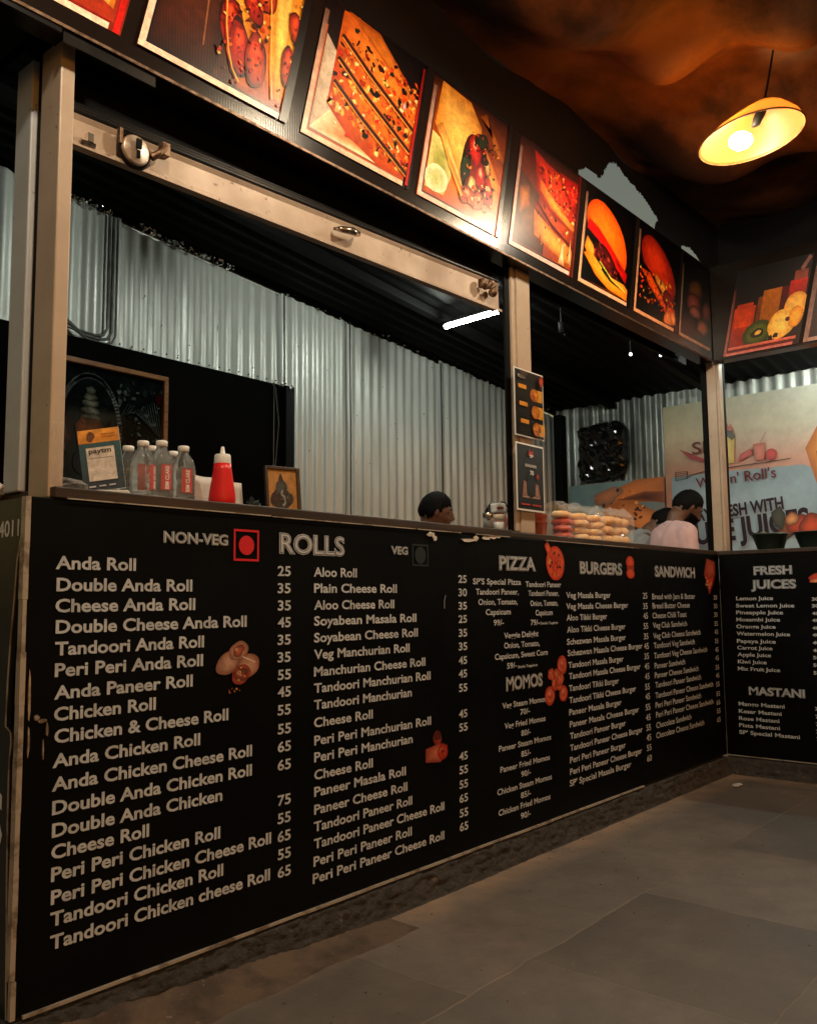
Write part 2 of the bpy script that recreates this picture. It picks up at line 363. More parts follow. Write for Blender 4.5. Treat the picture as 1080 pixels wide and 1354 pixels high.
# drawing helpers for printed pictures -------------------------------------------------
class Art:
    def __init__(s, mp, step=.0001): s.mb = MB(); s.mp = mp; s.k = 0; s.step = step
    def star(s, pts, cc, ce, ctr=None, rings=2):
        """fan-filled outline with ink running from cc in the middle to ce on the rim"""
        cc, ce = lin(cc), lin(ce); n = len(pts)
        cx = sum(p[0] for p in pts) / n if ctr is None else ctr[0]; cy = sum(p[1] for p in pts) / n if ctr is None else ctr[1]
        vs = [s.mp(cx, cy, s.k * s.step)]; co = [cc]; fs = []
        for r in range(1, rings + 1):
            t = r / rings
            for p in pts:
                vs.append(s.mp(cx + (p[0] - cx) * t, cy + (p[1] - cy) * t, s.k * s.step)); co.append(tuple(a + (b - a) * t ** 1.5 for a, b in zip(cc, ce)))
        for i in range(n):
            fs.append((0, 1 + i, 1 + (i + 1) % n))
            for r in range(1, rings): a = 1 + (r - 1) * n; b = 1 + r * n; j = (i + 1) % n; fs.append((a + i, b + i, b + j, a + j))
        s.mb.add(vs, fs, 0, co); s.k += 1
    def quad(s, pts, cols):
        s.mb.add([s.mp(*p, s.k * s.step) for p in pts], [(0, 1, 2, 3)], 0, [lin(c) for c in cols]); s.k += 1
    def rect(s, a0, b0, a1, b1, c, c2=None):
        c2 = c2 or c; s.quad([(a0, b0), (a1, b0), (a1, b1), (a0, b1)], [c, c, c2, c2])
    def ell(s, cx, cy, rx, ry, cc, ce, rot=0, irr=0, n=20, seed=None, off=(0, 0)):
        rg = random.Random(seed if seed is not None else s.k * 13 + 5); ph = [rg.uniform(0, 6.28) for _ in range(3)]
        pts = []
        for i in range(n):
            t = 2 * math.pi * i / n; q = 1 + irr * (.5 * math.sin(2 * t + ph[0]) + .35 * math.sin(3 * t + ph[1]) + .3 * math.sin(5 * t + ph[2]))
            x, y = rx * q * math.cos(t), ry * q * math.sin(t); c, d = math.cos(rot), math.sin(rot)
            pts.append((cx + x * c - y * d, cy + x * d + y * c))
        pts = [(min(1, max(0, a)), min(1, max(0, b))) for a, b in pts]
        s.star(pts, cc, ce, (min(.98, max(.02, cx + off[0])), min(.98, max(.02, cy + off[1]))))
    def line(s, pts, w, c):
        for (a, b) in zip(pts[:-1], pts[1:]):
            d = Vector((b[0] - a[0], b[1] - a[1])); 
            if d.length < 1e-6: continue
            nn = Vector((-d.y, d.x)).normalized() * w / 2
            s.mb.add([s.mp(p[0] + q * nn.x, p[1] + q * nn.y, s.k * s.step) for p, q in ((a, -1), (b, -1), (b, 1), (a, 1))], [(0, 1, 2, 3)], 0, [lin(c)] * 4)
        s.k += 1
    def scatter(s, n, reg, size, cols, seed, irr=.35, dark=.55):
        rg = random.Random(seed); s0 = s.k
        for i in range(n):
            while True:
                u, v = rg.random(), rg.random()
                if reg(u, v): break
            c = lin(rg.choice(cols)); q = rg.uniform(*size); s.k = s0 + i % 6
            s.ell(u, v, q, q * rg.uniform(.4, .9), c, tuple(x * dark for x in c), rg.uniform(0, 3), irr, 9, seed * 999 + i)
        s.k = s0 + 7
    def build(s, name, m, parent): return s.mb.build(name, m, parent)
# ================================================================ SETTING
gm = MB(); gm.add([(-60, -60, 0), (60, -60, 0), (60, 60, 0), (-60, 60, 0)], [(0, 1, 2, 3)])
struct(gm.build('floor', M['floor']))
def heightstrip(name, m, xs, prof, kind_fn):
    """long strip along x: prof = list of (y, z) made uneven by kind_fn(x, i)"""
    mb = MB(); n = len(prof); vs = []
    for x in xs:
        for i, (y, z) in enumerate(prof):
            dy, dz = kind_fn(x, i, y, z); vs.append((x, y + dy, max(-.004, z + dz)))
    fs = [(i * n + k, (i + 1) * n + k, (i + 1) * n + k + 1, i * n + k + 1) for i in range(len(xs) - 1) for k in range(n - 1)]
    mb.add(vs, fs); return mb
N3 = lambda x, y, z, s: noise.noise(Vector((x * s, y * s, z * s)))
xs = [-.4 + i * .012 for i in range(int(4.02 / .012))]
def kerbfn(x, i, y, z):
    if i == 0: return 0, 0
    q = .007 * N3(x * 30, i * .8, 1, 2.2) * (2 < i < 13) + .011 * N3(x, i * .3, 0, 6) + .012 * abs(N3(x, i * .35, 3, 17)) + .007 * N3(x, i * .9, 3, 45) - .012 * max(0, 1 - abs(N3(x, i * .12, 8, 7)) * 9)
    q *= .55
    return (q if i < 13 else q * .5), (.005 * N3(x, i, 7, 14) + .004 * N3(x, i, 1, 45)) * (2 < i < 12)
KP = [(.10, .080), (.03, .081), (.0, .078)] + [(-.006 - .0025 * j, .074 - .0072 * j) for j in range(11)] + [(-.04, -.006)]
k = heightstrip('kerb', None, [-.04 + i * .006 for i in range(607)], KP, kerbfn)
o = k.build('stone_kerb', M['stone'], None, True); tag(o, 'rough dark stone kerb under the long menu counter', 'kerb')
k = MB()
n = len(KP); prof = KP
ys = [.0 - i * .008 for i in range(310)]; vs = []
for y in ys:
    for i, (d, z) in enumerate(prof):
        a, b = kerbfn(y, i, 0, 0); vs.append((L - .002 + d + a, y, max(-.006, z + b)))
k.add(vs, [(i * n + j, (i + 1) * n + j, (i + 1) * n + j + 1, i * n + j + 1) for i in range(len(ys) - 1) for j in range(n - 1)])
o = k.build('stone_kerb', M['stone'], None, True); tag(o, 'dark stone kerb under the juice counter, running towards the viewer', 'kerb')
# dusty mortar fillet spreading from the kerb, thick at the near corner
def apron(x, i, y, z):
    t = max(0, min(1, (1.05 - x) / .9)); h = [.072, .045, .016, .004, -.003][i] * t
    return (.02 * N3(x, 0, 0, 5) + .006 * N3(x, 0, 2, 22)) * (i > 1), h - z - .003 * (t < .02) + t * (.006 * N3(x, i, 5, 11) + .004 * N3(x, i, 9, 40)) * (0 < i < 3)
a = heightstrip('apron', None, xs[:122], [(.06, 0), (-.030, 0), (-.060, 0), (-.10, 0), (-.17, 0)], apron)
struct(a.build('ground_mortar_edge', M['mortar'], None, True))
# thin line of sandy dust washed up along the kerb
def dust(x, i, y, z): return .012 * N3(x, 0, 3, 6) + .006 * N3(x, i, 3, 25), [.014, .008, .005, -.003][i]

# ================================================================ COUNTERS
TXT = {
'nonveg': (0.0275, [('Anda Roll',.052,.942,.185),('Double Anda Roll',.055,.897,.331),('Cheese Anda Roll',.054,.854,.341),('Double Cheese Anda Roll',.056,.811,.491),('Tandoori Anda Roll',.056,.767,.365),('Peri Peri Anda Roll',.057,.724,.362),('Anda Paneer Roll',.057,.679,.334),('Chicken Roll',.058,.636,.236),('Chicken & Cheese Roll',.06,.592,.434),('Anda Chicken Roll',.058,.544,.356),('Anda Chicken Cheese Roll',.058,.498,.509),('Double Anda Chicken Roll',.06,.452,.507),('Double Anda Chicken',.061,.408,.418),('Cheese Roll',.061,.366,.222),('Peri Peri Chicken Roll',.062,.323,.412),('Peri Peri Chicken Cheese Roll',.063,.279,.566),('Tandoori Chicken Roll',.063,.237,.421),('Tandoori Chicken cheese Roll',.064,.193,.562)]),
'nonveg_p': (0.0256, [('25',.646,.937,.044),('35',.646,.893,.044),('35',.647,.849,.044),('45',.647,.806,.044),('35',.647,.762,.044),('35',.647,.718,.044),('55',.648,.674,.044),('45',.648,.631,.044),('55',.648,.586,.044),('55',.649,.539,.044),('65',.649,.495,.044),('65',.649,.45,.044),('75',.65,.364,.043),('55',.65,.32,.043),('65',.65,.276,.043),('55',.651,.233,.043),('65',.651,.19,.043)]),
'veg': (0.025, [('Aloo Roll',.772,.937,.165),('Plain Cheese Roll',.773,.894,.333),('Aloo Cheese Roll',.773,.849,.321),('Soyabean Masala Roll',.773,.807,.421),('Soyabean Cheese Roll',.773,.763,.427),('Veg Manchurian Roll',.773,.719,.388),('Manchurian Cheese Roll',.773,.674,.461),('Tandoori Manchurian Roll',.773,.631,.485),('Tandoori Manchurian',.773,.588,.396),('Cheese Roll',.773,.542,.226),('Peri Peri Manchurian Roll',.774,.496,.484),('Peri Peri Manchurian',.774,.453,.397),('Cheese Roll',.774,.408,.224),('Paneer Masala Roll',.774,.365,.365),('Paneer Cheese Roll',.774,.32,.371),('Tandoori Paneer Roll',.773,.277,.393),('Tandoori Paneer Cheese Roll',.773,.234,.544),('Peri Peri Paneer Roll',.772,.19,.391),('Peri Peri Paneer Cheese Roll',.769,.148,.546)]),
'veg_p': (0.0248, [('25', 1.405,.926,.045),('30', 1.405,.883,.045),('35', 1.404,.84,.045),('25', 1.403,.798,.045),('35', 1.403,.754,.045),('35', 1.402,.711,.045),('45', 1.401,.667,.044),('45', 1.4,.625,.044),('55', 1.4,.581,.044),('45', 1.398,.5,.044),('55', 1.398,.458,.044),('45', 1.396,.369,.044),('55', 1.396,.327,.044),('55', 1.395,.283,.044),('65', 1.394,.24,.044),('55', 1.394,.196,.044),('65', 1.393,.154,.044)]),
'pizza': (0.0198, [("SP'S Special Pizza", 1.484,.922,.284),('Tandoori Paneer,', 1.499,.888,.253),('Onion, Tomato,', 1.512,.854,.232),('Capsicum', 1.553,.82,.147),('99/-', 1.597,.784,.06),('Tandoori Paneer', 1.798,.915,.242),('Tandoori Paneer,', 1.814,.883,.208),('Onion, Tomato,', 1.826,.847,.188),('Capsicum', 1.859,.813,.116),('79/-', 1.825,.779,.058),('Veggie Delight', 1.657,.739,.217),('Onion, Tomato,', 1.656,.705,.224),('Capsicum, Sweet Corn', 1.6,.67,.333),('59/-', 1.671,.636,.059)]),
'pizza_s': (0.0095, [('Double Toppings', 1.889,.78,.12),('Single Toppings', 1.737,.634,.126)]),
'momos': (0.0194, [('Veg Steam Momos', 1.638,.505,.275),('70/-', 1.746,.474,.06),('Veg Fried Momos', 1.649,.437,.258),('80/-', 1.749,.402,.059),('Paneer Steam Momos', 1.613,.367,.329),('85/-', 1.746,.332,.059),('Paneer Fried Momos', 1.619,.298,.311),('90/-', 1.743,.265,.059),('Chicken Steam Momos', 1.599,.228,.341),('85/-', 1.738,.195,.062),('Chicken Fried Momos', 1.604,.161,.323),('90/-', 1.735,.127,.061)]),
'burger': (0.0229, [('Veg Masala Burger', 2.076,.874,.353),('Veg Masala Cheese Burger', 2.074,.832,.508),('Aloo Tikki Burger', 2.074,.789,.319),('Aloo Tikki Cheese Burger', 2.075,.744,.474),('Schezwan Masala Burger', 2.072,.699,.479),('Schezwan Masala Cheese Burger', 2.075,.657,.626),('Tandoori Masala Burger', 2.077,.612,.446),('Tandoori Masala Cheese Burger', 2.079,.571,.596),('Tandoori Tikki Burger', 2.077,.526,.399),('Tandoori Tikki Cheese Burger', 2.077,.482,.549),('Paneer Masala Burger', 2.074,.438,.418),('Paneer Masala Cheese Burger', 2.076,.394,.571),('Tandoori Paneer Burger', 2.075,.351,.448),('Tandoori Paneer Cheese Burger', 2.073,.308,.601),('Peri Peri Paneer Burger', 2.07,.264,.447),('Peri Peri Paneer Cheese Burger', 2.068,.222,.593),("SP' Special Masala Burger", 2.064,.181,.495)]),
'burger_p': (0.0255, [('25', 2.722,.869,.044),('35', 2.721,.824,.044),('45', 2.72,.782,.044),('55', 2.719,.738,.044),('35', 2.718,.694,.044),('45', 2.717,.652,.044),('35', 2.716,.609,.044),('45', 2.715,.566,.044),('45', 2.714,.523,.044),('55', 2.713,.479,.044),('45', 2.712,.438,.044),('55', 2.711,.393,.044),('45', 2.71,.35,.044),('55', 2.71,.307,.044),('45', 2.709,.265,.044),('55', 2.708,.223,.044),('60', 2.707,.179,.044)]),
'sand': (0.0247, [('Bread with Jam & Butter', 2.815,.866,.47),('Bread Butter Cheese', 2.815,.825,.402),('Cheese Chilli Toast', 2.811,.782,.366),('Veg Club Sandwich', 2.812,.739,.364),('Veg Club Cheese Sandwich', 2.811,.693,.522),('Tandoori Veg Sandwich', 2.812,.651,.445),('Tandoori Veg Cheese Sandwich', 2.811,.607,.593),('Paneer Sandwich', 2.813,.563,.325),('Paneer Cheese Sandwich', 2.811,.522,.481),('Tandoori Paneer Sandwich', 2.813,.48,.502),('Tandoori Paneer Cheese Sandwich', 2.81,.435,.651),('Peri Peri Paneer Sandwich', 2.808,.393,.498),('Peri Peri Paneer Cheese Sandwich', 2.809,.352,.642),('Chocolate Sandwich', 2.808,.307,.373),('Chocolate Cheese Sandwich', 2.804,.264,.524)]),
'sand_p': (0.0228, [('30', 3.515,.86,.045),('30', 3.514,.817,.045),('30', 3.512,.774,.045),('35', 3.51,.729,.045),('45', 3.509,.688,.044),('35', 3.507,.643,.044),('45', 3.505,.6,.044),('45', 3.504,.559,.044),('55', 3.502,.513,.044),('45', 3.5,.473,.044),('55', 3.499,.43,.044),('55', 3.497,.384,.044),('65', 3.495,.342,.044),('55', 3.494,.3,.044),('65', 3.492,.258,.044)]),
'juice': (0.0185, [('Lemon Juice',.081,.856,.181),('Sweet Lemon Juice',.079,.82,.281),('Pineapple Juice',.078,.786,.228),('Mosambi Juice',.077,.751,.213),('Orange Juice',.075,.716,.192),('Watermelon Juice',.075,.681,.258),('Papaya Juice',.075,.644,.189),('Carrot Juice',.075,.611,.172),('Apple Juice',.075,.577,.163),('Kiwi Juice',.075,.542,.141),('Mix Fruit Juice',.073,.507,.205),('Mango Mastani',.069,.334,.221),('Kesar Mastani',.068,.298,.206),('Rose Mastani',.067,.263,.195),('Pista Mastani',.066,.229,.197),("SP' Special Mastani",.065,.195,.288)]),
'juice_p': (0.0161, [('30',.441,.851,.032),('30',.44,.819,.032),('40',.439,.783,.032),('40',.438,.75,.032),('40',.437,.714,.031),('40',.436,.681,.031),('40',.435,.644,.031),('40',.434,.608,.031),('50',.433,.574,.031),('50',.432,.539,.031),('50',.431,.503,.031)]),
'NON-VEG': (0.0271, [('NON-VEG',.306, 1.007,.182)]),
'ROLLS': (0.0544, [('ROLLS',.651,.994,.238)]),
'VEG': (0.0245, [('VEG', 1.082, 1.007,.076)]),
'PIZZA': (0.0504, [('PIZZA', 1.636,.971,.232)]),
'BURGERS': (0.05, [('BURGERS', 2.184,.967,.354)]),
'SANDWICH': (0.0507, [('SANDWICH', 2.85,.965,.445)]),
'MOMOS': (0.0474, [('MOMOS', 1.663,.561,.231)]),
'FRESH': (0.0439, [('FRESH',.174,.98,.184)]),
'JUICES': (0.0451, [('JUICES',.158,.911,.216)]),
'MASTANI': (0.0407, [('MASTANI',.122,.389,.265)]),
}
def col_text(mb, key, plane, bold, cap=None):
    c, rows = TXT[key]
    for t, x, z, w in rows:
        lb = MB(); put_text(lb, t, x, z, w, cap or c, plane, bold); lb.build(mb[0], M['ink'], mb[1])
def heading(key, plane, parent, cap=None):
    """inline display lettering: thick pale letter with a dark line running inside each stroke"""
    c, rows = TXT[key]; t, x, z, w = rows[0]; mb = MB()
    e = put_text(mb, t, x, z, w, cap or c, plane, .045, 0)
    lo, hi = e[2]; put_text(mb, t, x, z, w, cap or c, plane, .018, 1, .0006, e)
    put_text(mb, t, x, z, w, cap or c, plane, -.006, 0, .0012, e)
    return mb.build('menu_heading', [M['ink'], M['inkblack']], parent)
fc = thing('menu_counter', 'long black counter front printed with rolls, pizza, burger and sandwich menu', 'counter', (0, 0, 0))
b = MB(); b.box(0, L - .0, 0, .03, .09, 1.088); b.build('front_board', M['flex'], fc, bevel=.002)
b = MB()
b.box(.045, 1.72, -.004, .32, 1.0885, 1.113); b.box(1.722, L - .006, .004, .32, 1.0885, 1.109)
b.build('counter_top', M['wood'], fc, bevel=.003)
b = MB()
for i in range(12):
    x0 = .012 + i * .24; x1 = min(x0 + .2405, 2.66); dz = .0035 * N3(x0, 1, 2, 4); b.box(x0, x1, -.006 - .002 * (i % 2), -.0003, .0835 + dz, .0895 + dz)
b.build('bottom_trim', M['trim'], fc)
b = MB()
for i in range(9):
    z0 = .16 + i * .103; b.box(-.0165 + .0015 * N3(i, 3, 0, .8), -.0065 + .003 * N3(i, 0, 4, .7), -.006, .012, z0, z0 + .1025)
b.box(-.014, -.004, -.007, .004, .088, .157, 0); b.build('corner_trim', M['trim'], fc)
b = MB()
for x0, x1, z in ((.07, .62, 1.0895), (.625, 1.19, 1.0885), (1.2, 1.42, 1.0885), (1.5, 1.70, 1.0885), (1.93, 2.7, 1.088)):
    b.box(x0, x1, -.0065, -.0045, z - .0022, z + .0006)
b.build('top_trim', M['trim'], fc)
# peeled corners of the sheet at the top edge
rg = random.Random(3); b = MB()
def ragged(cx, cz, w, h, n=9):
    return [(cx + w * math.cos(6.283 * i / n) * rg.uniform(.55, 1.1), cz + h * math.sin(6.283 * i / n) * rg.uniform(.5, 1.15)) for i in range(n)]
for cx, cz, w, h in ((1.268, 1.075, .022, .010), (1.285, 1.064, .012, .009), (1.46, 1.066, .045, .006), (1.50, 1.074, .016, .010), (1.56, 1.078, .03, .008), (1.60, 1.081, .03, .006), (1.63, 1.084, .02, .005)):
    b.prism(ragged(cx, cz, w, h), lambda a, z: P_front(a, z, .0004), lambda a, z: P_front(a, z, .0016 + .003 * rg.random()))
b.build('peeled_patch', M['paper'], fc)
b = MB()
for cx, cz, w, h in ((.020, .648, .007, .006), (.034, .640, .010, .005), (.043, .622, .003, .018), (.005, .69, .003, .05), (.006, .60, .003, .03), (.036, .585, .0015, .02)):
    b.prism(ragged(cx, cz, w, h, 10), lambda a, z: P_front(a, z, .0004), lambda a, z: P_front(a, z, .0018 + .003 * rg.random()))
b.build('torn_corner', M['trim'], fc)
b = MB(); b.tube([P_front(1.33, .845, .001), P_front(1.331, .87, .001), P_front(1.337, .887, .001)], .0008, 5); b.build('scratch', M['ink'], fc)
for keys, bold, nm in ((('nonveg',), .026, 'menu_line'), (('nonveg_p',), .018, 'price'), (('veg',), .022, 'menu_line'), (('veg_p',), .018, 'price'),
                       (('pizza', 'pizza_s'), .018, 'menu_line'), (('momos',), .018, 'menu_line'), (('burger',), .016, 'menu_line'), (('burger_p',), .006, 'price'),
                       (('sand',), .006, 'menu_line'), (('sand_p',), .0, 'price')):
    for kk in keys: col_text((nm, fc), kk, P_front, bold)
for h in ('NON-VEG', 'ROLLS', 'VEG', 'PIZZA', 'BURGERS', 'SANDWICH', 'MOMOS'): heading(h, P_front, fc)
def squaremark(x0, x1, z0, z1, m, parent, r):
    b = MB(); t = .0055
    for a in ((x0, x1, z0, z0 + t), (x0, x1, z1 - t, z1), (x0, x0 + t, z0 + t, z1 - t), (x1 - t, x1, z0 + t, z1 - t)):
        b.add([P_front(a[0], a[2]), P_front(a[1], a[2]), P_front(a[1], a[3]), P_front(a[0], a[3])], [(0, 1, 2, 3)])
    cx, cz = (x0 + x1) / 2, (z0 + z1) / 2
    b.add([P_front(cx + r * math.cos(i * .2618), cz + r * math.sin(i * .2618)) for i in range(24)], [tuple(range(24))])
    return b.build('diet_mark', m, parent)
squaremark(.505, .584, .972, 1.050, M['red'], fc, .024)
squaremark(1.178, 1.255, .975, 1.042, M['darkgreen'], fc, .026)
# little food cut-outs printed between the columns
def cut(mp): return Art(mp, .0001)
def at(plane, x, z, s): return lambda a, b, o: plane(x + (a - .5) * s, z + (b - .5) * s, .0004 + o)
def finish(A, parent): A.build('food_picture', M['smallprint'], parent)
def roll_pic(x, z, s, red):
    A = cut(at(P_front, x, z, s)); sk, sd = ('#d8a68c', '#8a5038') if not red else ('#c9492c', '#7a1a10')
    A.ell(.30, .60, .27, .17, '#cfa08a', '#84503c', .5, .06); A.ell(.50, .78, .20, .15, '#d4a890', '#8a5440', .3, .08)
    A.ell(.50, .78, .12, .09, '#c86a48', '#6a2414', .3, .2); A.ell(.46, .80, .05, .04, '#e8b088', '#a05030'); A.ell(.68, .52, .26, .19, sk, sd, .35, .07); A.ell(.55, .40, .20, .15, '#d06a4a', '#8a2a14', .3, .08)
    A.ell(.55, .40, .15, .11, '#b04a30', '#5a180c', .3, .2); A.ell(.50, .43, .06, .05, '#e0a078', '#903c24'); A.ell(.62, .37, .05, .04, '#d87850', '#7a2410'); A.line([(.58, .68), (.84, .58)], .02, '#ecd0c0'); A.scatter(14, lambda u, v: (u - .55) ** 2 + (v - .4) ** 2 < .012, (.012, .03), ['#e8a060', '#7a1008', '#3a6a20', '#f0d0a0'], 11)
    A.scatter(8, lambda u, v: .2 < u < .55 and .12 < v < .24, (.012, .022), ['#b84a20', '#d88a50'], 12); finish(A, fc)
roll_pic(.523, .712, .15, False)
A = cut(at(P_front, 1.285, .424, .125))
A.ell(.52, .72, .17, .19, '#b03a26', '#5c140c', .2, .05); A.ell(.52, .78, .12, .11, '#6a1a0e', '#38080a', .2, .1)
A.star([(.05, .2), (.62, .14), (.9, .3), (.9, .52), (.6, .6), (.06, .52)], '#d9785a', '#8a2c1c'); A.ell(.72, .38, .20, .20, '#e0402a', '#8a140c', .1, .05)
A.ell(.72, .38, .12, .12, '#8c140e', '#c83820', .1, .15); A.scatter(10, lambda u, v: .6 < u < .85 and .25 < v < .5, (.015, .04), ['#f0704a', '#6a0c08', '#d8a060'], 13); finish(A, fc)
A = cut(at(P_front, 1.994, 1.012, .155))
A.ell(.56, .45, .42, .41, '#e8502a', '#c83418', 0, .02, 30); A.ell(.56, .45, .36, .35, '#c8341a', '#e0582e', 0, .02, 30)
A.star([(.08, .86), (.22, .98), (.42, .74), (.22, .62)], '#f0603a', '#c03a1a')
A.scatter(34, lambda u, v: (u - .56) ** 2 + (v - .45) ** 2 < .1, (.015, .05), ['#7a1408', '#f0a050', '#2a0c08', '#e83820', '#602010', '#f8c070'], 14); finish(A, fc)
A = cut(at(P_front, 2.612, 1.0, .115))
A.ell(.5, .70, .33, .24, '#f05a34', '#b82c14', 0, .03); A.rect(.2, .44, .8, .56, '#3a0c08', '#6a1410'); A.ell(.5, .5, .34, .07, '#c8201a', '#7a0e0a', 0, .15); A.ell(.5, .30, .33, .2, '#f06038', '#b83018', 0, .04)
A.scatter(8, lambda u, v: .2 < u < .8 and .42 < v < .58, (.02, .04), ['#f8a040', '#3a5a18', '#200808'], 15); finish(A, fc)
A = cut(at(P_front, 3.46, .975, .19))
A.star([(.2, .55), (.42, .98), (.98, .9), (.98, .55), (.55, .45)], '#c8583a', '#8c3018'); A.star([(.2, .55), (.55, .45), (.96, .56), (.8, .3), (.5, .02), (.4, .3)], '#e8482a', '#8a200e')
A.scatter(22, lambda u, v: .3 < u < .85 and .2 < v < .5 and v > u * .4, (.015, .05), ['#f0a060', '#6a1408', '#d83018', '#f8d8a8'], 16); finish(A, fc)
A = cut(at(P_front, 1.990, .575, .175))
for cx, cy, r in ((.74, .80, .2), (.22, .2, .2), (.76, .2, .17)): A.ell(cx, cy, r, r, '#d85a3c', '#a83018', 0, .05); A.ell(cx, cy, r * .7, r * .68, '#b83a22', '#e07050', 0, .1)
for cx, cy in ((.72, .84), (.2, .24), (.74, .24)): A.ell(cx, cy, .06, .05, '#f8a088', '#d05c44')
for cx, cy, q in ((.3, .62, 0), (.42, .44, 1), (.56, .4, 2), (.5, .6, 3), (.62, .5, 4)): A.ell(cx, cy, .15, .13, '#f07850', '#9c2c14', q, .25); A.ell(cx - .03, cy + .04, .05, .035, '#f8b090', '#f07850'); [A.line([(cx, cy + .05), (cx + .10 * math.cos(w * 1.5), cy + .08 * math.sin(w * 1.5))], .012, '#8a2410') for w in range(4)]
finish(A, fc)

# side of the counter, facing the open end
sc = thing('side_counter', 'black side board of counter at left edge with white numbers and torn edge', 'counter', (0, 0, 0))
edge = [(.0135, 1.088), (.022, 1.03), (.041, .96), (.048, .88), (.058, .80), (.064, .72), (.066, .66), (.066, .628), (.044, .618), (.040, .60), (.046, .56), (.044, .45), (.038, .33), (.030, .2), (.022, .07)]
poly = edge + [(1.8, .07), (1.8, 1.088)]
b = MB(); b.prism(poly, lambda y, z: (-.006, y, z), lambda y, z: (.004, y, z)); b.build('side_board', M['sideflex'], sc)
b = MB()
for (y0, z0), (y1, z1) in zip(edge[:-1], edge[1:]):
    b.add([(-.0072, y0, z0), (-.0072, y0 + .0045, z0), (-.0072, y1 + .0045, z1), (-.0072, y1, z1), (-.004, y0, z0), (-.004, y1, z1)], [(0, 1, 2, 3), (0, 3, 5, 4)])
b.build('torn_edge', M['trim'], sc)
b = MB(); b.box(.012, .03, .0325, 1.78, .05, 1.08); b.build('backing', M['black'], sc)
b = MB(); b.box(-.004, .30, .324, 1.8, 1.0885, 1.112); b.build('counter_top', M['wood'], sc, bevel=.003)
b = MB(); put_text(b, '4011', -.130, 1.010, .090, .034, P_side, .02)
b.build('phone_lettering', M['inkwhite'], sc)
b = MB(); put_text(b, 'S', -.155, .385, .088, .115, P_side, .03); b.build('name_lettering', M['inkwhite'], sc)

# juice counter, facing -x, right
jc = thing('juice_counter', 'black counter at right printed with fresh juices and mastani menu', 'counter', (L, 0, 0))
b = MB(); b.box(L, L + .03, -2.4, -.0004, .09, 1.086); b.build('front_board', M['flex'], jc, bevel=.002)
b = MB(); b.box(L - .004, L + .32, -2.4, .32, 1.0865, 1.107); b.build('counter_top', M['wood'], jc, bevel=.003)
b = MB(); b.box(L - .005, L - .0004, -2.4, -.01, .086, .0895); b.build('bottom_trim', M['trim'], jc)
for keys, bold, nm in ((('juice',), .02, 'menu_line'), (('juice_p',), .02, 'price')):
    for kk in keys: col_text((nm, jc), kk, P_right, bold)
    if nm == 'price':
        for z in (.334, .298, .263, .229, .195): mb = MB(); put_text(mb, '70', .428, z, .03, .0165, P_right, .02); mb.build(nm, M['ink'], jc)
for h in ('FRESH', 'JUICES', 'MASTANI'): heading(h, P_right, jc)
A = cut(at(P_right, .50, .955, .14)); A.ell(.4, .55, .38, .16, '#e8502a', '#b03014', .1, .1); A.ell(.35, .45, .3, .07, '#f0b090', '#c86a40', .1, .1); A.ell(.7, .65, .2, .25, '#d8381a', '#7a160a', .1, .1); finish(A, jc)

# ================================================================ POSTS
def post(label, parts, loc):
    t = thing('steel_post', label, 'post', loc)
    for nm, bx, m in parts:
        b = MB(); b.box(*bx); b.build(nm, M[m], t, bevel=.0035)
    return t
p1 = post('cream painted steel post at the near left corner of the counter', [('square_tube', (.040, .073, .018, .105, 1.090, 2.10), 'cream')], (.055, .06, 1.09))
b = MB(); rg = random.Random(5)
vs = [(.0415 + .030 * i / 7, .0155 - .003 * rg.random(), 1.125 + .125 * j / 13 + .003 * rg.random()) for j in range(14) for i in range(8)]
b.add(vs, [(j * 8 + i, j * 8 + i + 1, j * 8 + i + 9, j * 8 + i + 8) for j in range(13) for i in range(7)]); b.build('clear_tape', M['film'], p1)
post('weathered steel post, cool light put into its colour, just behind the corner post', [('square_tube', (.036, .07, .140, .214, 1.113, 2.10), 'coollitcream'), ('guide_or_gap_shade', (.050, .07, .1055, .1395, 1.113, 2.10), 'black')], (.05, .16, 1.11))  # black strip between the two posts paints in the shade of their gap
p2 = post('cream steel post in the middle of the counter carrying two small posters', [('channel', (1.784, 1.808, .022, .045, 1.114, 2.10), 'cream'), ('square_tube', (1.811, 1.900, .016, .055, 1.1095, 2.10), 'cream'), ('guide_or_gap_shade', (1.752, 1.7835, .03, .040, 1.1135, 2.10), 'black')], (1.82, .05, 1.11))
p3 = post('cream steel post at the inner corner where the two counters meet', [('square_tube', (L + .004, L + .055, -.026, .024, 1.1075, 2.10), 'cream'), ('channel', (L + .002, L + .055, -.044, -.028, 1.1075, 2.10), 'cream'), ('guide_or_gap_shade', (L - .004, L + .03, .026, .052, 1.1135, 2.10), 'black')], (L + .03, 0, 1.107))
b = MB(); b.box(L + .057, L + .085, -.044, -.030, 1.1075, 2.10); b.build('guide_or_gap_shade', M['black'], p3, bevel=.003)

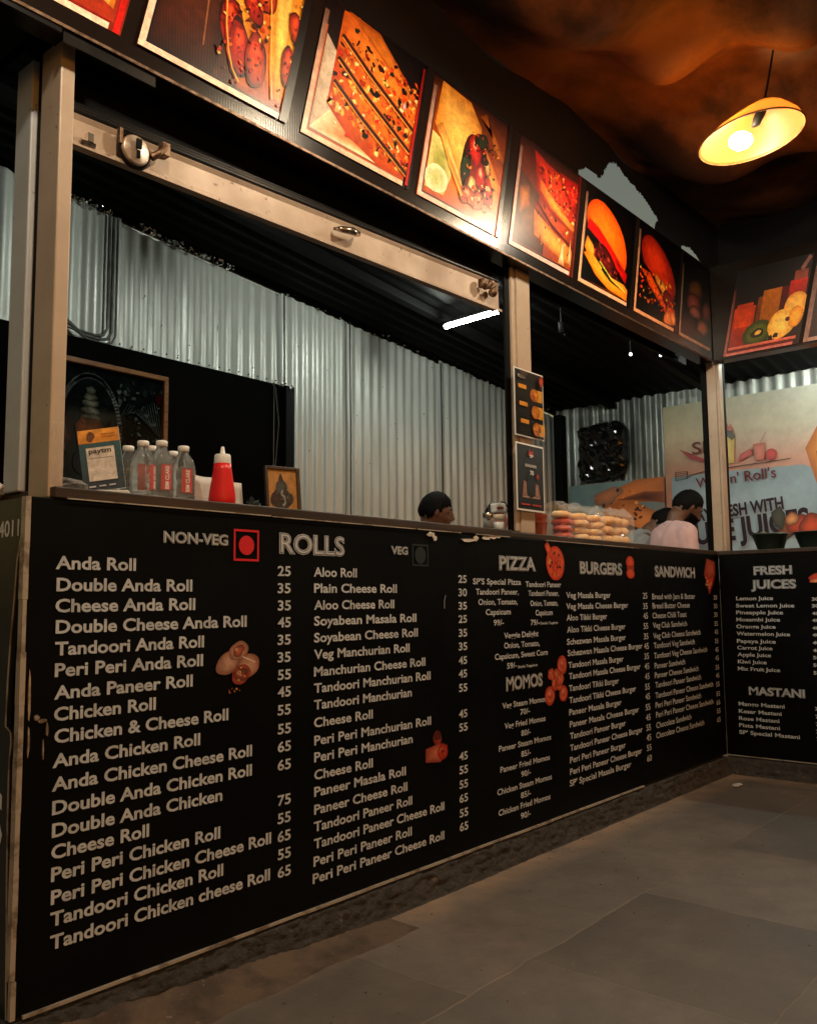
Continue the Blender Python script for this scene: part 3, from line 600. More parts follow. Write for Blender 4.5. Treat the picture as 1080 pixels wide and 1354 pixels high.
# ================================================================ ROLLING SHUTTER (raised)
sh = thing('rolling_shutter', 'raised steel shutter bottom rail with round lock, between the first two posts', 'shutter', (.9, .06, 1.9))
b = MB(); vs = []
for (x, zb, zt) in ((.075, 1.876, 1.955), (1.734, 1.908, 2.018)):
    for y, z in ((.045, zb + .012), (.030, zb), (.030, zb + .010), (.044, zb + .018), (.046, zt - .012), (.040, zt), (.075, zt), (.075, zb + .012)): vs.append((x, y, z))
b.add(vs, [(i, (i + 1) % 8, 8 + (i + 1) % 8, 8 + i) for i in range(8)] + [tuple(range(7, -1, -1)), tuple(range(8, 16))]); b.build('bottom_rail', M['shutter'], sh, bevel=.001)
b = MB()
for j in range(3):
    b.tube([(.076, .05 + .012 * j, 1.966 + .014 * j), (1.733, .05 + .012 * j, 2.028 + .014 * j)], .0075, 10)
b.build('curtain_slat', M['darksteel'], sh)
b = MB(); b.box(.076, 1.733, .075, .10, 2.0, 2.095); b.build('curtain_back', M['black'], sh)
RX = Matrix.Rotation(R(90), 4, 'X')
lk = MB(); lk.lathe([(0, .010), (.031, .0095), (.034, .008), (.036, .004), (.036, -.008), (0, -.008)], (.228, .026, 1.918), 28, Matrix.Rotation(R(90), 4, 'X')); lock = lk.build('shutter_lock', M['dial'], sh, True)
b = MB(); b.box(.225, .231, .006, .013, 1.895, 1.913); b.box(.222, .234, .005, .012, 1.918, 1.94); b.build('keyhole', M['black'], lock)
b = MB(); b.lathe([(.040, .004), (.044, .0), (.040, -.008), (.036, -.002), (.040, .004)], (.228, .028, 1.918), 28, Matrix.Rotation(R(90), 4, 'X')); b.build('lock_ring', M['darksteel'], lock, True)
b = MB(); b.tube([(.268, .02, 1.915), (.285, .012, 1.93), (.296, .012, 1.945), (.300, .014, 1.957)], .009, 8); b.tube([(.262, .02, 1.922), (.30, .015, 1.926)], .006, 8); b.box(.292, .312, .008, .03, 1.93, 1.962); b.box(.186, .194, .02, .034, 1.92, 1.958); b.build('hasp', M['rust'], sh, bevel=.001)
b = MB(); b.box(.108, .122, .02, .035, 1.893, 1.912); b.tube([(.095, .03, 1.889), (.13, .03, 1.891)], .006, 8); b.build('stop_bolt', M['chrome'], sh)
b = MB(); b.tube([(.885, .036, 1.948), (.895, .016, 1.944), (.93, .006, 1.946), (.965, .016, 1.952), (.975, .036, 1.956)], [.004, .009, .012, .009, .004], 10); b.build('pull_handle', M['chrome'], sh, True)
b = MB(); b.tube([(1.62, .03, 1.972), (1.625, .008, 1.972), (1.63, .0, 1.99)], .011, 10); b.sphere((1.655, .014, 1.958), .017); b.sphere((1.675, .02, 1.975), .013); b.box(1.595, 1.612, .012, .035, 1.965, 1.995); b.build('padlock_hasp', M['rust'], sh, True)

# ================================================================ FASCIA SIGNS
FZ, FH = 2.092, .505
fb = thing('fascia_sign', 'long dark signboard above the counter with a row of slanted food pictures', 'signboard', (1.5, 0, FZ))
b = MB(); b.box(-2.2, L - .032, -.03, .05, FZ, FZ + FH); b.build('sign_panel', M['fascia'], fb, bevel=.002)
b = MB(); b.box(-2.2, L - .036, -.034, -.0305, FZ - .004, FZ + .003); b.build('edge_trim', M['rust'], fb)
b = MB(); b.box(.02, .245, -.027, -.022, FZ - .032, FZ - .0045); b.box(-2.2, .015, -.03, -.024, FZ - .016, FZ - .0045); b.build('hanging_strip', M['darksteel'], fb)
b = MB(); b.box(.0, L - .04, .11, .13, FZ + .004, FZ + FH); b.build('back_panel', M['black'], fb)
def FP(x0): return lambda a, bb, o: (x0 + a * .45 + bb * .105, -.0304 - .0004 - o, FZ + .045 + bb * .455)
rf = thing('juice_fascia_sign', 'dark signboard above the juice counter with a picture of juice glasses', 'signboard', (L, -1, FZ))
b = MB(); b.box(L - .03, L + .05, -2.6, -.032, FZ, FZ + FH); b.build('sign_panel', M['fascia'], rf, bevel=.002)
b = MB(); b.box(L - .034, L - .0305, -2.6, -.04, FZ - .003, FZ + .005); b.build('edge_trim', M['darksteel'], rf)
def RP(y0): return lambda a, bb, o: (L - .0304 - .0004 - o, y0 - a * .37 - bb * .10, FZ + .012 + bb * .455)
def picture(A, parent):
    A.mb.c = [tuple(min(.9, x ** 1.22 * 1.12) for x in c) for c in A.mb.c]
    o = A.build('food_picture', M['print'], parent); e = getattr(A, 'edge', None)
    if e:
        B = Art(A.mp, A.step); B.k = A.k + 3; border_draw(B, *e); B.build('picture_border', M['border'], o)
def border(A, dark='#1a0c08', c='#f0c8b0'):
    A.k += 1; A.rect(0, 0, .93, .036, c); A.rect(0, .036, .038, .9, c, '#6a4a3a'); A.k += 1; A.rect(.038, .036, .93, .05, dark); A.rect(.038, .036, .048, .8, dark)
# p0: flatbread with pale filling, red edge
A = Art(FP(-.30)); A.rect(0, 0, 1, 1, '#8a2c10', '#200a06'); A.rect(.05, .05, .95, .6, '#a83a18', '#5a1a0c')
A.star([(.1, .5), (.3, .28), (.55, .22), (.8, .16), (.93, .12), (.95, .9), (.2, .9)], '#d8a040', '#c87a28'); A.star([(.5, .3), (.7, .22), (.9, .13), (.93, .3), (.75, .45)], '#e8c890', '#c89a50'); A.ell(.6, .55, .3, .2, '#e0b060', '#a86a20', .2, .2)
A.rect(.955, 0, .99, 1, '#c82014', '#801008'); border(A, '#8a1c10'); picture(A, fb)
# p1: flatbread wraps with red slices
A = Art(FP(.19)); A.rect(0, 0, 1, 1, '#4a2414', '#140a08'); A.star([(0, .05), (.45, .04), (.5, .5), (.35, 1), (0, 1)], '#5a2a16', '#2a120a'); A.line([(.3, .75), (.36, .2)], .01, '#8a5a38')
A.star([(.34, 1), (.5, .3), (.62, .06), (.95, .04), (.98, .5), (.97, 1)], '#c86a1c', '#8c3a0e', None, 3)
A.star([(.28, 1), (.40, .55), (.50, .25), (.62, .08), (.72, .1), (.66, .5), (.58, 1)], '#e8a038', '#a85014'); A.star([(.60, .98), (.72, .6), (.80, .2), (.93, .1), (.99, .3), (.99, .98)], '#f0b040', '#c06c1c')
A.star([(.72, 1), (.78, .55), (.88, .12), (.92, .1), (.90, .5), (.86, 1)], '#f0c868', '#c8862a')
for cx, cy, rx, ry, ro in ((.50, .42, .075, .16, .25), (.58, .30, .07, .17, .3), (.60, .62, .06, .13, .6), (.69, .70, .07, .09, .2), (.70, .28, .075, .16, .2), (.93, .35, .05, .14, .25), (.93, .62, .05, .11, .4)):
    A.ell(cx, cy, rx * 1.08, ry * 1.06, '#4a0e08', '#2a0806', ro, .12); A.ell(cx, cy, rx, ry, '#b8301a' if cx < .66 else '#c8581c', '#7a160c', ro, .12); A.ell(cx - .015, cy + ry * .35, rx * .5, ry * .4, '#e0602c', '#b8341a', ro, .3); [A.ell(cx + rx * .45 * math.cos(w * 2.1 + ro), cy + ry * .5 * math.sin(w * 2.1 + cx * 9), .010, .014, '#7a1c10', '#8c2412', 0, .3, 8) for w in range(3)]
A.scatter(110, lambda u, v: .42 < u < .98 and .08 < v < .95 and abs(u - .8) > .05, (.005, .018), ['#e8c070', '#5a1408', '#2a0a06', '#e06a20', '#c03018', '#7a3a10'], 21); 
A.line([(.40, .75), (.43, .55), (.46, .40), (.51, .25), (.56, .15), (.62, .09)], .010, '#d89a44'); A.line([(.66, .95), (.70, .75), (.74, .6), (.78, .42), (.81, .28), (.86, .1)], .010, '#e0a850'); A.rect(.94, .0, 1, 1, '#0c0806', '#060404'); border(A, '#101820'); picture(A, fb)
# p2: grilled stuffed loaf in slices on a white plate
A = Art(FP(.69)); A.rect(0, 0, 1, 1, '#281008', '#080404'); A.star([(.06, .06), (.9, .06), (.7, .3), (.3, .55), (.06, .75)], '#d8c8b4', '#a8927a'); A.star([(.06, .07), (.85, .06), (.5, .14), (.2, .26)], '#c0742c', '#e8c8a0')
A.star([(.16, .28), (.38, .14), (.70, .05), (.94, .05), (.97, .55), (.80, .78), (.40, .98), (.16, .98)], '#d0701c', '#a84210', None, 3)
A.star([(.16, .98), (.16, .72), (.5, .58), (.95, .42), (.97, .62), (.7, .86), (.3, 1)], '#d8802c', '#b8581a'); A.star([(.2, 1), (.95, .62), (.96, .68), (.5, .99)], '#c87828', '#9a4c14')
A.scatter(330, lambda u, v: .17 < u < .96 and .08 < v < .80 and v > .30 - .35 * (u - .15), (.008, .032), ['#e8943c', '#f0b458', '#c84a18', '#e06020', '#f0c880', '#a83410', '#d87828'], 22, .5)
A.scatter(46, lambda u, v: .18 < u < .95 and .1 < v < .9 and v > .32 - .35 * (u - .15), (.012, .032), ['#1c1a0c', '#141008', '#28301a', '#3a1408', '#1a120a'], 23, .5)
A.scatter(26, lambda u, v: .18 < u < .95 and .12 < v < .75, (.012, .024), ['#d83820', '#c82818', '#e0a8a0', '#f0d8a8'], 24)
for z in (.30, .47, .64): A.line([(.16 + .02, z + .175), (.45, z + .035), (.95, z - .185)], .016, '#b0601f'); A.line([(.16 + .02, z + .16), (.45, z + .02), (.95, z - .20)], .03, '#3a0f06'); A.line([(.16 + .02, z + .14), (.45, z), (.95, z - .22)], .010, '#d08a3c')
A.rect(.955, .02, .98, .96, '#b02014', '#701008'); A.rect(.98, 0, 1, 1, '#060404'); border(A, '#a8542c', '#e0b498'); picture(A, fb)
# p3: rolled wrap with salad
A = Art(FP(1.18)); A.rect(0, 0, 1, 1, '#c86018', '#0a0604'); A.star([(.05, .06), (.95, .06), (.97, .5), (.5, .3), (.1, .3)], '#d87a20', '#a84a10')
A.star([(.07, .10), (.28, .1), (.34, .28), (.25, .5), (.07, .55)], '#8a8a38', '#c8b878'); A.ell(.18, .2, .13, .11, '#a8a860', '#e0d0a8', .2, .05)
A.star([(.10, .98), (.08, .62), (.22, .45), (.40, .24), (.52, .2), (.62, .5), (.62, .8), (.45, .96)], '#e8b860', '#b87424', None, 3); A.star([(.10, .60), (.25, .45), (.55, .15), (.58, .18), (.36, .42), (.16, .66)], '#e8c070', '#a86820')
A.star([(.58, .90), (.66, .96), (.78, .72), (.92, .6), (.97, .64), (.8, .82)], '#b86a24', '#70360e'); A.star([(.62, .72), (.72, .64), (.95, .42), (.94, .20), (.86, .18), (.7, .5)], '#e0a048', '#b86420')
A.ell(.60, .44, .17, .30, '#8a2010', '#2a0c06', .15, .1)
for cx, cy, rx, ry, c1, c2, ro in ((.57, .60, .07, .12, '#d8301c', '#8a100a', .3), (.68, .40, .07, .13, '#c82818', '#701008', .1), (.80, .32, .06, .11, '#d03a1c', '#8a160a', .3), (.48, .42, .06, .13, '#24401c', '#101a0c', .1), (.64, .70, .09, .07, '#2a3a1c', '#0c1208', .4), (.58, .28, .05, .09, '#e8c890', '#a8783a', 0), (.74, .52, .04, .08, '#d8b078', '#8a5a28', .6), (.55, .2, .10, .08, '#c8581c', '#70240a', 0), (.68, .2, .09, .07, '#d87028', '#8a3a10', .2), (.70, .56, .05, .04, '#180c08', '#0c0604', .2)):
    A.ell(cx, cy, rx, ry, c1, c2, ro, .22); A.ell(cx - .01, cy + ry * .3, rx * .4, ry * .35, '#f0b890' if c1[1] in 'cd' else c1, c1, ro, .3)
A.scatter(120, lambda u, v: .45 < u < .86 and .14 < v < .75, (.005, .020), ['#d8401c', '#20301a', '#f0d098', '#7a140a', '#e0902c', '#100a08'], 25); A.line([(.16, .56), (.30, .36), (.48, .17)], .03, '#d89a48')
A.rect(.95, 0, 1, 1, '#070504'); border(A, '#200e08', '#e0b4a0'); picture(A, fb)
# p4: toasted sandwich halves
A = Art(FP(1.69)); A.rect(0, 0, 1, 1, '#a8481a', '#120606'); A.star([(.06, .06), (.5, .06), (.5, .5), (.06, .7)], '#7a4a28', '#4a2410'); A.star([(.06, .55), (.2, .6), (.25, .42), (.1, .3)], '#b8702c', '#6a3814')
A.star([(.22, .95), (.45, .9), (.96, .85), (.97, .5), (.6, .42), (.32, .6)], '#d84018', '#8a1a0c', None, 3); A.star([(.34, .72), (.6, .62), (.97, .46), (.97, .40), (.55, .52), (.36, .62)], '#f0a040', '#b85818')
A.star([(.3, .45), (.65, .3), (.97, .18), (.97, .42), (.6, .48), (.36, .56)], '#c8541c', '#7a240c'); A.star([(.3, .42), (.34, .2), (.6, .14), (.96, .08), (.96, .24), (.7, .3)], '#f0a848', '#b8641c')
A.star([(.62, .9), (.97, .9), (.97, .55), (.8, .7)], '#c81c10', '#7a0c08')
A.scatter(180, lambda u, v: .3 < u < .96 and .5 < v < .86 and v > .95 - .6 * u, (.005, .022), ['#f07030', '#c82c14', '#8a160a', '#f09848', '#5a0e06'], 26, .5); A.scatter(30, lambda u, v: .32 < u < .96 and .14 < v < .5, (.008, .03), ['#e88830', '#a83a10', '#f0c070', '#6a1c0a'], 27, .5)
A.line([(.33, .5), (.6, .36), (.96, .26)], .02, '#5a180a'); A.star([(.74, .06), (.78, .3), (.84, .06)], '#f0d0a0', '#c88a50'); A.star([(.88, .1), (.9, .34), (.95, .1)], '#e8b888', '#b87838'); A.rect(.95, 0, .985, 1, '#5a100a'); border(A, '#30120a', '#e8bcae'); picture(A, fb)
# p5: big burger on black
def burger(A, bun1, bun2, sc=0):
    A.ell(.47, .585, .44, .27, bun1, bun2, -.52, .02, 36, 3, (-.06, .10)); A.scatter(26, lambda u, v: .2 < u < .7 and .62 < v < .86 and v < 1.12 - .55 * u, (.004, .008), ['#f8c070', '#f0b060'], 71); A.star([(.05, .06), (.95, .06), (.95, .30), (.6, .36), (.3, .5), (.05, .60)], '#0a0504', '#080404')
    A.star([(.08, .56), (.3, .5), (.6, .36), (.88, .22), (.9, .32), (.6, .48), (.3, .62), (.1, .66)], '#d81a10', '#a00c08'); A.ell(.72, .37, .12, .035, '#7a100a', '#c01a10', -.5, .1)
    A.star([(.1, .48), (.25, .4), (.3, .3), (.2, .24), (.06, .36)], '#e8a038', '#b86a18'); A.ell(.48, .32, .26, .13, '#6a1c14', '#280806', -.45, .12)
    A.scatter(40, lambda u, v: .25 < u < .75 and abs(v - (.50 - .45 * u + .04)) < .1, (.01, .03), ['#8a2c1c', '#401008', '#a84030', '#200604'], 28)
    A.star([(.06, .36), (.3, .22), (.6, .12), (.92, .06), (.93, .16), (.85, .2), (.5, .2), (.2, .34)], '#e8b040', '#c87a18', None, 2); A.line([(.4, .24), (.6, .16), (.92, .1)], .03, '#1c240c'); A.line([(.35, .3), (.6, .19), (.9, .13)], .016, '#b8b048')
    A.star([(.05, .30), (.3, .14), (.55, .07), (.92, .05), (.92, .12), (.5, .16), (.15, .33)], '#f0a030', '#d07414')
A = Art(FP(2.18)); A.rect(0, 0, 1, 1, '#180804', '#050303'); A.star([(.06, .06), (.95, .05), (.95, .25), (.3, .2), (.06, .4)], '#d87818', '#a84c0c'); burger(A, '#f07818', '#c84c0c'); A.rect(.95, 0, 1, 1, '#060404'); border(A, '#301408', '#d8a884'); picture(A, fb)
# p6: burger with fries, darker
A = Art(FP(2.67)); A.rect(0, 0, 1, 1, '#0c0604', '#050303'); A.ell(.50, .60, .46, .24, '#c83a16', '#7a160a', -.48, .02, 36, 4, (-.06, .08)); A.star([(.05, .06), (.95, .06), (.95, .34), (.6, .40), (.3, .52), (.05, .60)], '#0a0504', '#080404')
A.star([(.08, .5), (.3, .36), (.7, .16), (.95, .14), (.95, .24), (.6, .32), (.3, .5)], '#e06014', '#a02c0a'); A.ell(.6, .42, .2, .06, '#e0a040', '#8a4a14', -.5, .2); A.ell(.75, .32, .16, .08, '#8a180c', '#400a06', -.3, .2)
A.scatter(130, lambda u, v: .08 < u < .92 and .16 < v < .5, (.006, .026), ['#f07818', '#d83c10', '#3a4a1c', '#1c1008', '#e8b048', '#8a2a0c', '#181c0c'], 29, .5)
A.ell(.78, .1, .12, .08, '#e89050', '#b85a24', .2, .2); A.ell(.9, .14, .06, .09, '#f0a060', '#a84a1c', .2, .2); A.rect(.96, 0, 1, 1, '#050303'); border(A, '#180a06', '#d89a70'); picture(A, fb)
# p7: dark picture of small stacked buns
A = Art(FP(3.15)); A.rect(0, 0, .88, .98, '#0c0604', '#040303')
for cx, cy, rx, ry, c1 in ((.38, .62, .2, .14, '#6a4420'), (.34, .46, .2, .12, '#8a4a3c'), (.4, .36, .17, .08, '#a06454'), (.70, .44, .14, .13, '#7a443c'), (.62, .22, .18, .1, '#b0705a'), (.5, .12, .16, .05, '#4a2a20')): A.ell(cx, cy, rx, ry, c1, '#120806', .1, .12)
A.k += 1; A.rect(0, 0, .86, .036, '#a88468'); A.rect(0, .036, .038, .85, '#a08068', '#3a2c24'); picture(A, fb)
# juice picture
A = Art(RP(-.085)); A.rect(0, 0, 1, .95, '#2a0c06', '#050404'); A.rect(.05, .06, .34, .52, '#8a2008', '#b84410'); A.rect(.08, .3, .3, .56, '#c84a10', '#a83c10'); A.rect(.36, .18, .47, .6, '#6a3010', '#7a4414'); A.rect(.42, .2, .68, .66, '#9a5c10', '#a86418'); A.rect(.66, .3, .78, .66, '#3a0804', '#5a0c08'); A.rect(.76, .34, .98, .7, '#6a0c08', '#b83020')
A.rect(.80, .7, .97, .8, '#8a4a3a', '#7a4030'); A.line([(.88, .8), (.97, .93)], .05, '#8a6058')
A.ell(.42, .2, .20, .14, '#5a6a20', '#303a10', .15, .03); A.ell(.42, .2, .15, .10, '#7a8430', '#4a5818', .15, .04); A.ell(.42, .2, .085, .055, '#2a2c10', '#181a08', .15, .1); A.ell(.43, .205, .045, .025, '#e0c060', '#c8983a', .3, .1)
for i in range(16): A.ell(.42 + .1 * math.cos(i * .393), .2 + .068 * math.sin(i * .393), .008, .006, '#101008', '#101008', 0, 0, 6); A.k -= 1
A.k += 1; A.ell(.88, .42, .15, .15, '#f0c060', '#d89840', .3, .05); A.ell(.73, .25, .18, .16, '#f4d070', '#e0a848', 0, .06); A.ell(.9, .3, .09, .12, '#f0b848', '#d88a28', 0, .1); A.ell(.80, .29, .03, .025, '#6a2c14', '#3a120a', 0, .1)
A.scatter(6, lambda u, v: .55 < u < .72 and .1 < v < .14, (.02, .035), ['#5a5a50', '#1a1410', '#2a241c'], 31); A.k += 1; A.rect(0, 0, .92, .03, '#c87a70'); A.rect(0, 0, .035, .75, '#b06a60', '#402018'); A.rect(.035, .035, .92, .05, '#7a140c'); A.rect(.05, .06, .95, .09, '#c86a5a', '#e07a60'); picture(A, rf)
A = Art(RP(-.475)); A.rect(0, 0, 1, .95, '#3a1c14', '#080404'); A.star([(.1, .2), (.8, .15), (.9, .7), (.2, .8)], '#8a3a20', '#3a120a'); A.rect(0, 0, .92, .04, '#b8968a'); A.rect(0, 0, .06, .8, '#a88478', '#5a443c'); picture(A, rf)
# ================================================================ BACK AND RIGHT WALLS
DY, X2 = 1.8, 5.09
def sheet(axis, a0, a1, zb, ztop, c, seed, pitch=.076, amp=.006):
    """corrugated sheet along x ('x': plane y=c) or along y ('y': plane x=c); ztop(a) gives its cut top edge"""
    mb = MB(); n = int((a1 - a0) / pitch * 8) + 1; rg = random.Random(seed); vs = []; rows = 6
    lean = rg.uniform(-.004, .004); jag = [rg.uniform(-.006, .004) for _ in range(int((a1 - a0) / pitch) + 3)]
    for r in range(rows + 1):
        for i in range(n + 1):
            a = a0 + (a1 - a0) * i / n; zt = ztop(a) + jag[int((a - a0) / pitch)]
            z = zb + (zt - zb) * r / rows; d = amp * math.cos(2 * math.pi * a / pitch) + lean * r / rows + .004 * N3(a, z, seed, 1.6)
            vs.append((a, c + d, z) if axis == 'x' else (c + d, a, z))
    mb.add(vs, [(r * (n + 1) + i, r * (n + 1) + i + 1, (r + 1) * (n + 1) + i + 1, (r + 1) * (n + 1) + i) for r in range(rows) for i in range(n)])
    return mb
zroof = lambda x: 2.735 - .083 * x
bw = thing('corrugated_wall', 'pale corrugated metal back wall of the stall behind the counter', 'wall', (2.5, DY, 0))
TOP = lambda d: (lambda a: zroof(a) - .005 + d)
for a0, a1, zb, d, off, sd in ((.0, 1.255, 2.024, 0, 0, 1), (1.235, 2.25, 2.016, -.01, .004, 2), (2.235, 2.75, 0, .0, .012, 3), (2.742, 3.60, 0, -.004, .006, 4), (3.590, 4.50, 0, .012, -.006, 5), (4.49, 5.105, 0, -.02, .004, 6)):
    sheet('x', a0, a1, zb, TOP(d), DY + off, sd).build('corrugated_sheet', M['zinc'], bw, True)
for x in (2.238, 2.745, 3.598):
    b = MB(); b.tube([(x, DY - .016, .9), (x + .004, DY - .016, 1.8), (x - .002, DY - .016, zroof(x) - .01)], .0045, 6); b.build('joint', M['blackcable'], bw)
b = MB(); rg = random.Random(8)
for i in range(230):
    x = rg.choice([rg.uniform(1.3, 1.9), rg.uniform(1.0, 1.2), rg.uniform(1.9, 5.0), rg.uniform(1.35, 1.75)]); z = zroof(x) - .012 + rg.uniform(-.014, .014); s = rg.uniform(.005, .016)
    p = Vector((x, DY - .022 - rg.random() * .02, z)); v = [p + Vector((rg.uniform(-s, s), rg.uniform(-s, s), rg.uniform(-s, s))) for _ in range(4)]
    b.add(v, [(0, 1, 2), (0, 2, 3), (0, 1, 3)])
b.build('crumpled_foil', M['foil'], bw)
b = MB()
for i in range(60):
    a = 1.25 + rg.random() * 3.6; z = rg.uniform(1.3, 2.4)
    if i < 16: a = 1.26 + .0615 * i; z = 2.04 + .006 * rg.random()
    if a < 2.26 and z < 2.03: continue
    b.sphere((a, DY - .012, z), .0045 if i < 16 else .0035, 6, 4)
b.build('nail', M['blackcable'], bw)
# dark boarding under the short sheets
db = thing('board_partition', 'black board partition below the corrugated sheets at the left', 'partition', (1.1, DY, 0))
b = MB(); b.box(.0, 2.262, DY - .05, DY - .022, 0, 2.014); b.build('board', M['partition'], db)
b = MB(); b.box(2.20, 2.262, DY - .075, DY - .051, .4, 2.012); b.build('edge_batten', M['black'], db, bevel=.004)
b = MB(); b.tube([(2.13, DY - .06, 2.0), (2.125, DY - .065, 1.7), (2.128, DY - .06, 1.3)], .0025, 6); b.tube([(2.14, DY - .06, 1.99), (2.155, DY - .07, 1.8), (2.135, DY - .06, 1.5)], .002, 6); b.build('hanging_wire', M['conduit'], db)
b = MB()
for i in range(24):
    p = Vector((rg.uniform(2.05, 2.26), DY - .085, 2.012 + rg.uniform(-.012, .012))); s = .012; b.add([p + Vector((rg.uniform(-s, s), rg.uniform(-s, s), rg.uniform(-s, s))) for _ in range(3)], [(0, 1, 2)])
b.build('torn_film', M['foil'], db)
for i, x in enumerate((1.185, 1.205, 1.226)):
    b = MB(); zt = zroof(x) - .02
    b.tube([(x, DY - .03, zt), (x, DY - .03, 2.09 - .014 * i), (x - .02, DY - .032, 2.055 - .014 * i), (x - .06, DY - .034, 2.045 - .014 * i), (x - .14, DY - .034, 2.05 - .014 * i), (x - .20, DY - .034, 2.09 - .02 * i), (.85, DY - .034, 2.12 - .02 * i)], .007 if i < 2 else .005, 8)
    o = b.build('conduit_pipe', M['conduit'], None, True); tag(o, ['grey conduit pipe, leftmost of three running down the corrugated wall', 'grey conduit pipe in the middle of three on the corrugated wall', 'thin grey conduit pipe, rightmost of three on the corrugated wall'][i], 'pipe', 'conduit pipes on the back wall')

rw = thing('corrugated_wall', 'partly darker corrugated metal side wall behind the exhaust cover and posters', 'wall', (X2, 0, 0))
for a0, a1, dz, off, sd in ((.90, 1.81, 0, 0, 11), (.0, .905, -.01, .006, 12), (-.9, .005, .004, -.003, 13), (-2.4, -.895, 0, .004, 14)):
    sheet('y', a0, a1, 0, (lambda dz: lambda a: 2.43 + dz)(dz), X2 + off, sd, .085, .010).build('corrugated_sheet', M['zinc' if sd > 11 else 'zincdark'], rw, True)
b = MB(); b.box(4.985, 5.07, 1.715, 1.775, 0, 2.29); b.build('corner_batten', M['black'], rw, bevel=.004)
rfm = thing('shed_roof', 'dark corrugated metal roof over the inside of the stall', 'roof', (2.5, 1, 2.5))
b = MB(); ny = 150
for part, (x0, x1, y0, y1) in enumerate(((-.02, 5.2, .06, 1.9), (3.66, 5.2, -2.6, .06))):
    n = int((y1 - y0) / .095 * 8); vs = []
    for xi in range(2):
        x = (x0, x1)[xi]
        for i in range(n + 1):
            y = y0 + (y1 - y0) * i / n; vs.append((x, y, zroof(x) + .03 + .007 * math.cos(2 * math.pi * y / .095)))
    b.add(vs, [(i, i + 1, n + 2 + i, n + 1 + i) for i in range(n)])
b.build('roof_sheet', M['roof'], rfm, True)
b = MB()
for y in (.55, 1.28):
    v0 = Vector((.0, y, zroof(0) - .03)); b.add([(.0, y, zroof(0) - .03), (.0, y + .05, zroof(0) - .03), (.0, y + .05, zroof(0) + .015), (.0, y, zroof(0) + .015), (5.05, y, zroof(5.05) - .03), (5.05, y + .05, zroof(5.05) - .03), (5.05, y + .05, zroof(5.05) + .015), (5.05, y, zroof(5.05) + .015)], [(0, 1, 2, 3), (4, 7, 6, 5), (0, 4, 5, 1), (1, 5, 6, 2), (2, 6, 7, 3), (3, 7, 4, 0)])
b.build('purlin', M['black'], rfm)
sf = MB(); sf.box(-.02, .0, .06, 1.9, 2.085, 2.78); o = sf.build('side_sign_panel', M['partition'], None); tag(o, 'dark panel closing the top of the open left side', 'panel')

# bits lying on the floor
b = MB(); b.prism(ragged(3.30, -.16, .045, .022, 9), lambda a, z: (a, z, .006 + .004 * N3(a, z, 1, 30)), lambda a, z: (a, z, .008 + .004 * N3(a, z, 1, 30)))
tag(b.build('paper_scrap', M['paper'], None), 'pale torn paper scrap on the floor in the far corner', 'scrap')
b = MB(); rg = random.Random(77)
for i in range(240):
    x, y = (rg.uniform(.2, 3.5), -abs(rg.gauss(0, .35)) - .04) if i % 2 else (rg.uniform(0, 3.4), rg.uniform(-1.6, -.05))
    s = rg.choice([.001, .0015, .002, .003]); b.sphere((x, y, s * .5), s, 5, 4, (1, rg.uniform(.5, 1), .6))
o = b.build('floor_grit', M['mortar'], None); o['kind'] = 'stuff'; tag(o, 'crumbs and grit scattered over the stone floor', 'grit')
# posters on the side wall
A = Art(lambda a, b, o: (5.066 - o, 1.70 - a * .775, 1.15 + b * .585), .0005)
po = thing('food_poster', 'poster of orange rolls on teal behind the bun packets', 'poster', (5.07, 1.3, 1.15))
b = MB(); b.box(5.0665, 5.072, .925, 1.70, 1.15, 1.735); b.build('poster_sheet', M['whiteplastic'], po)
A.quad([(0, 0), (1, 0), (1, 1), (0, 1)], ['#4a6266', '#6a4430', '#5a6c6c', '#52686c']); A.star([(.30, .78), (.5, .9), (.72, 1), (1, 1), (1, .72), (.62, .70), (.4, .66)], '#b0622c', '#8a4a20', None, 3); A.ell(.42, .82, .16, .1, '#a0603c', '#6a4c40', .3, .25)
A.star([(.5, .76), (.7, .74), (1, .68), (1, .82), (.8, .84)], '#3a1408', '#70381a'); A.star([(.34, .62), (.55, .76), (.70, .72), (1, .52), (1, .3), (.8, .3), (.5, .42)], '#c8743a', '#8a4c22', None, 3); A.star([(.55, .34), (.62, .45), (.98, .26), (1, 0), (.66, 0)], '#26100a', '#3a1a0c'); A.star([(.42, .36), (.55, .44), (.70, .30), (.76, 0), (.5, 0), (.4, .15)], '#b86a30', '#7a4018', None, 3)
A.ell(.16, .38, .16, .2, '#5c7276', '#4c6468', 0, .1); A.scatter(30, lambda u, v: .3 < u < .8 and .45 < v < .9, (.01, .03), ['#d88a4a', '#6a3014', '#a85a28', '#3a1408'], 41)
A.build('printed_picture', M['poster'], po)
ba = thing('shop_banner', "large pale banner reading n' Roll's and fresh with juices on side wall", 'banner', (5.06, 0, 1))
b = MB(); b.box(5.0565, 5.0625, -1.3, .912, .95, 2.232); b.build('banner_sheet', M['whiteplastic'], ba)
WP = lambda a, b, o: (5.056 - o, .912 - a * 2.212, .95 + b * 1.282)
A = Art(WP, .0005); n1 = 16
cols = {0: ['#8a8468', '#8f8a78', '#9a9a90', '#9c9a8c', '#8c8670'], 1: ['#9a8a6c', '#a09078', '#9a9484', '#9a8c76', '#8a7458'], 2: ['#8c6450', '#9a6a58', '#a07868', '#8c6a58', '#7a4a30'], 3: ['#8a5844', '#905c4c', '#8a6458', '#7c5848', '#6a3420']}
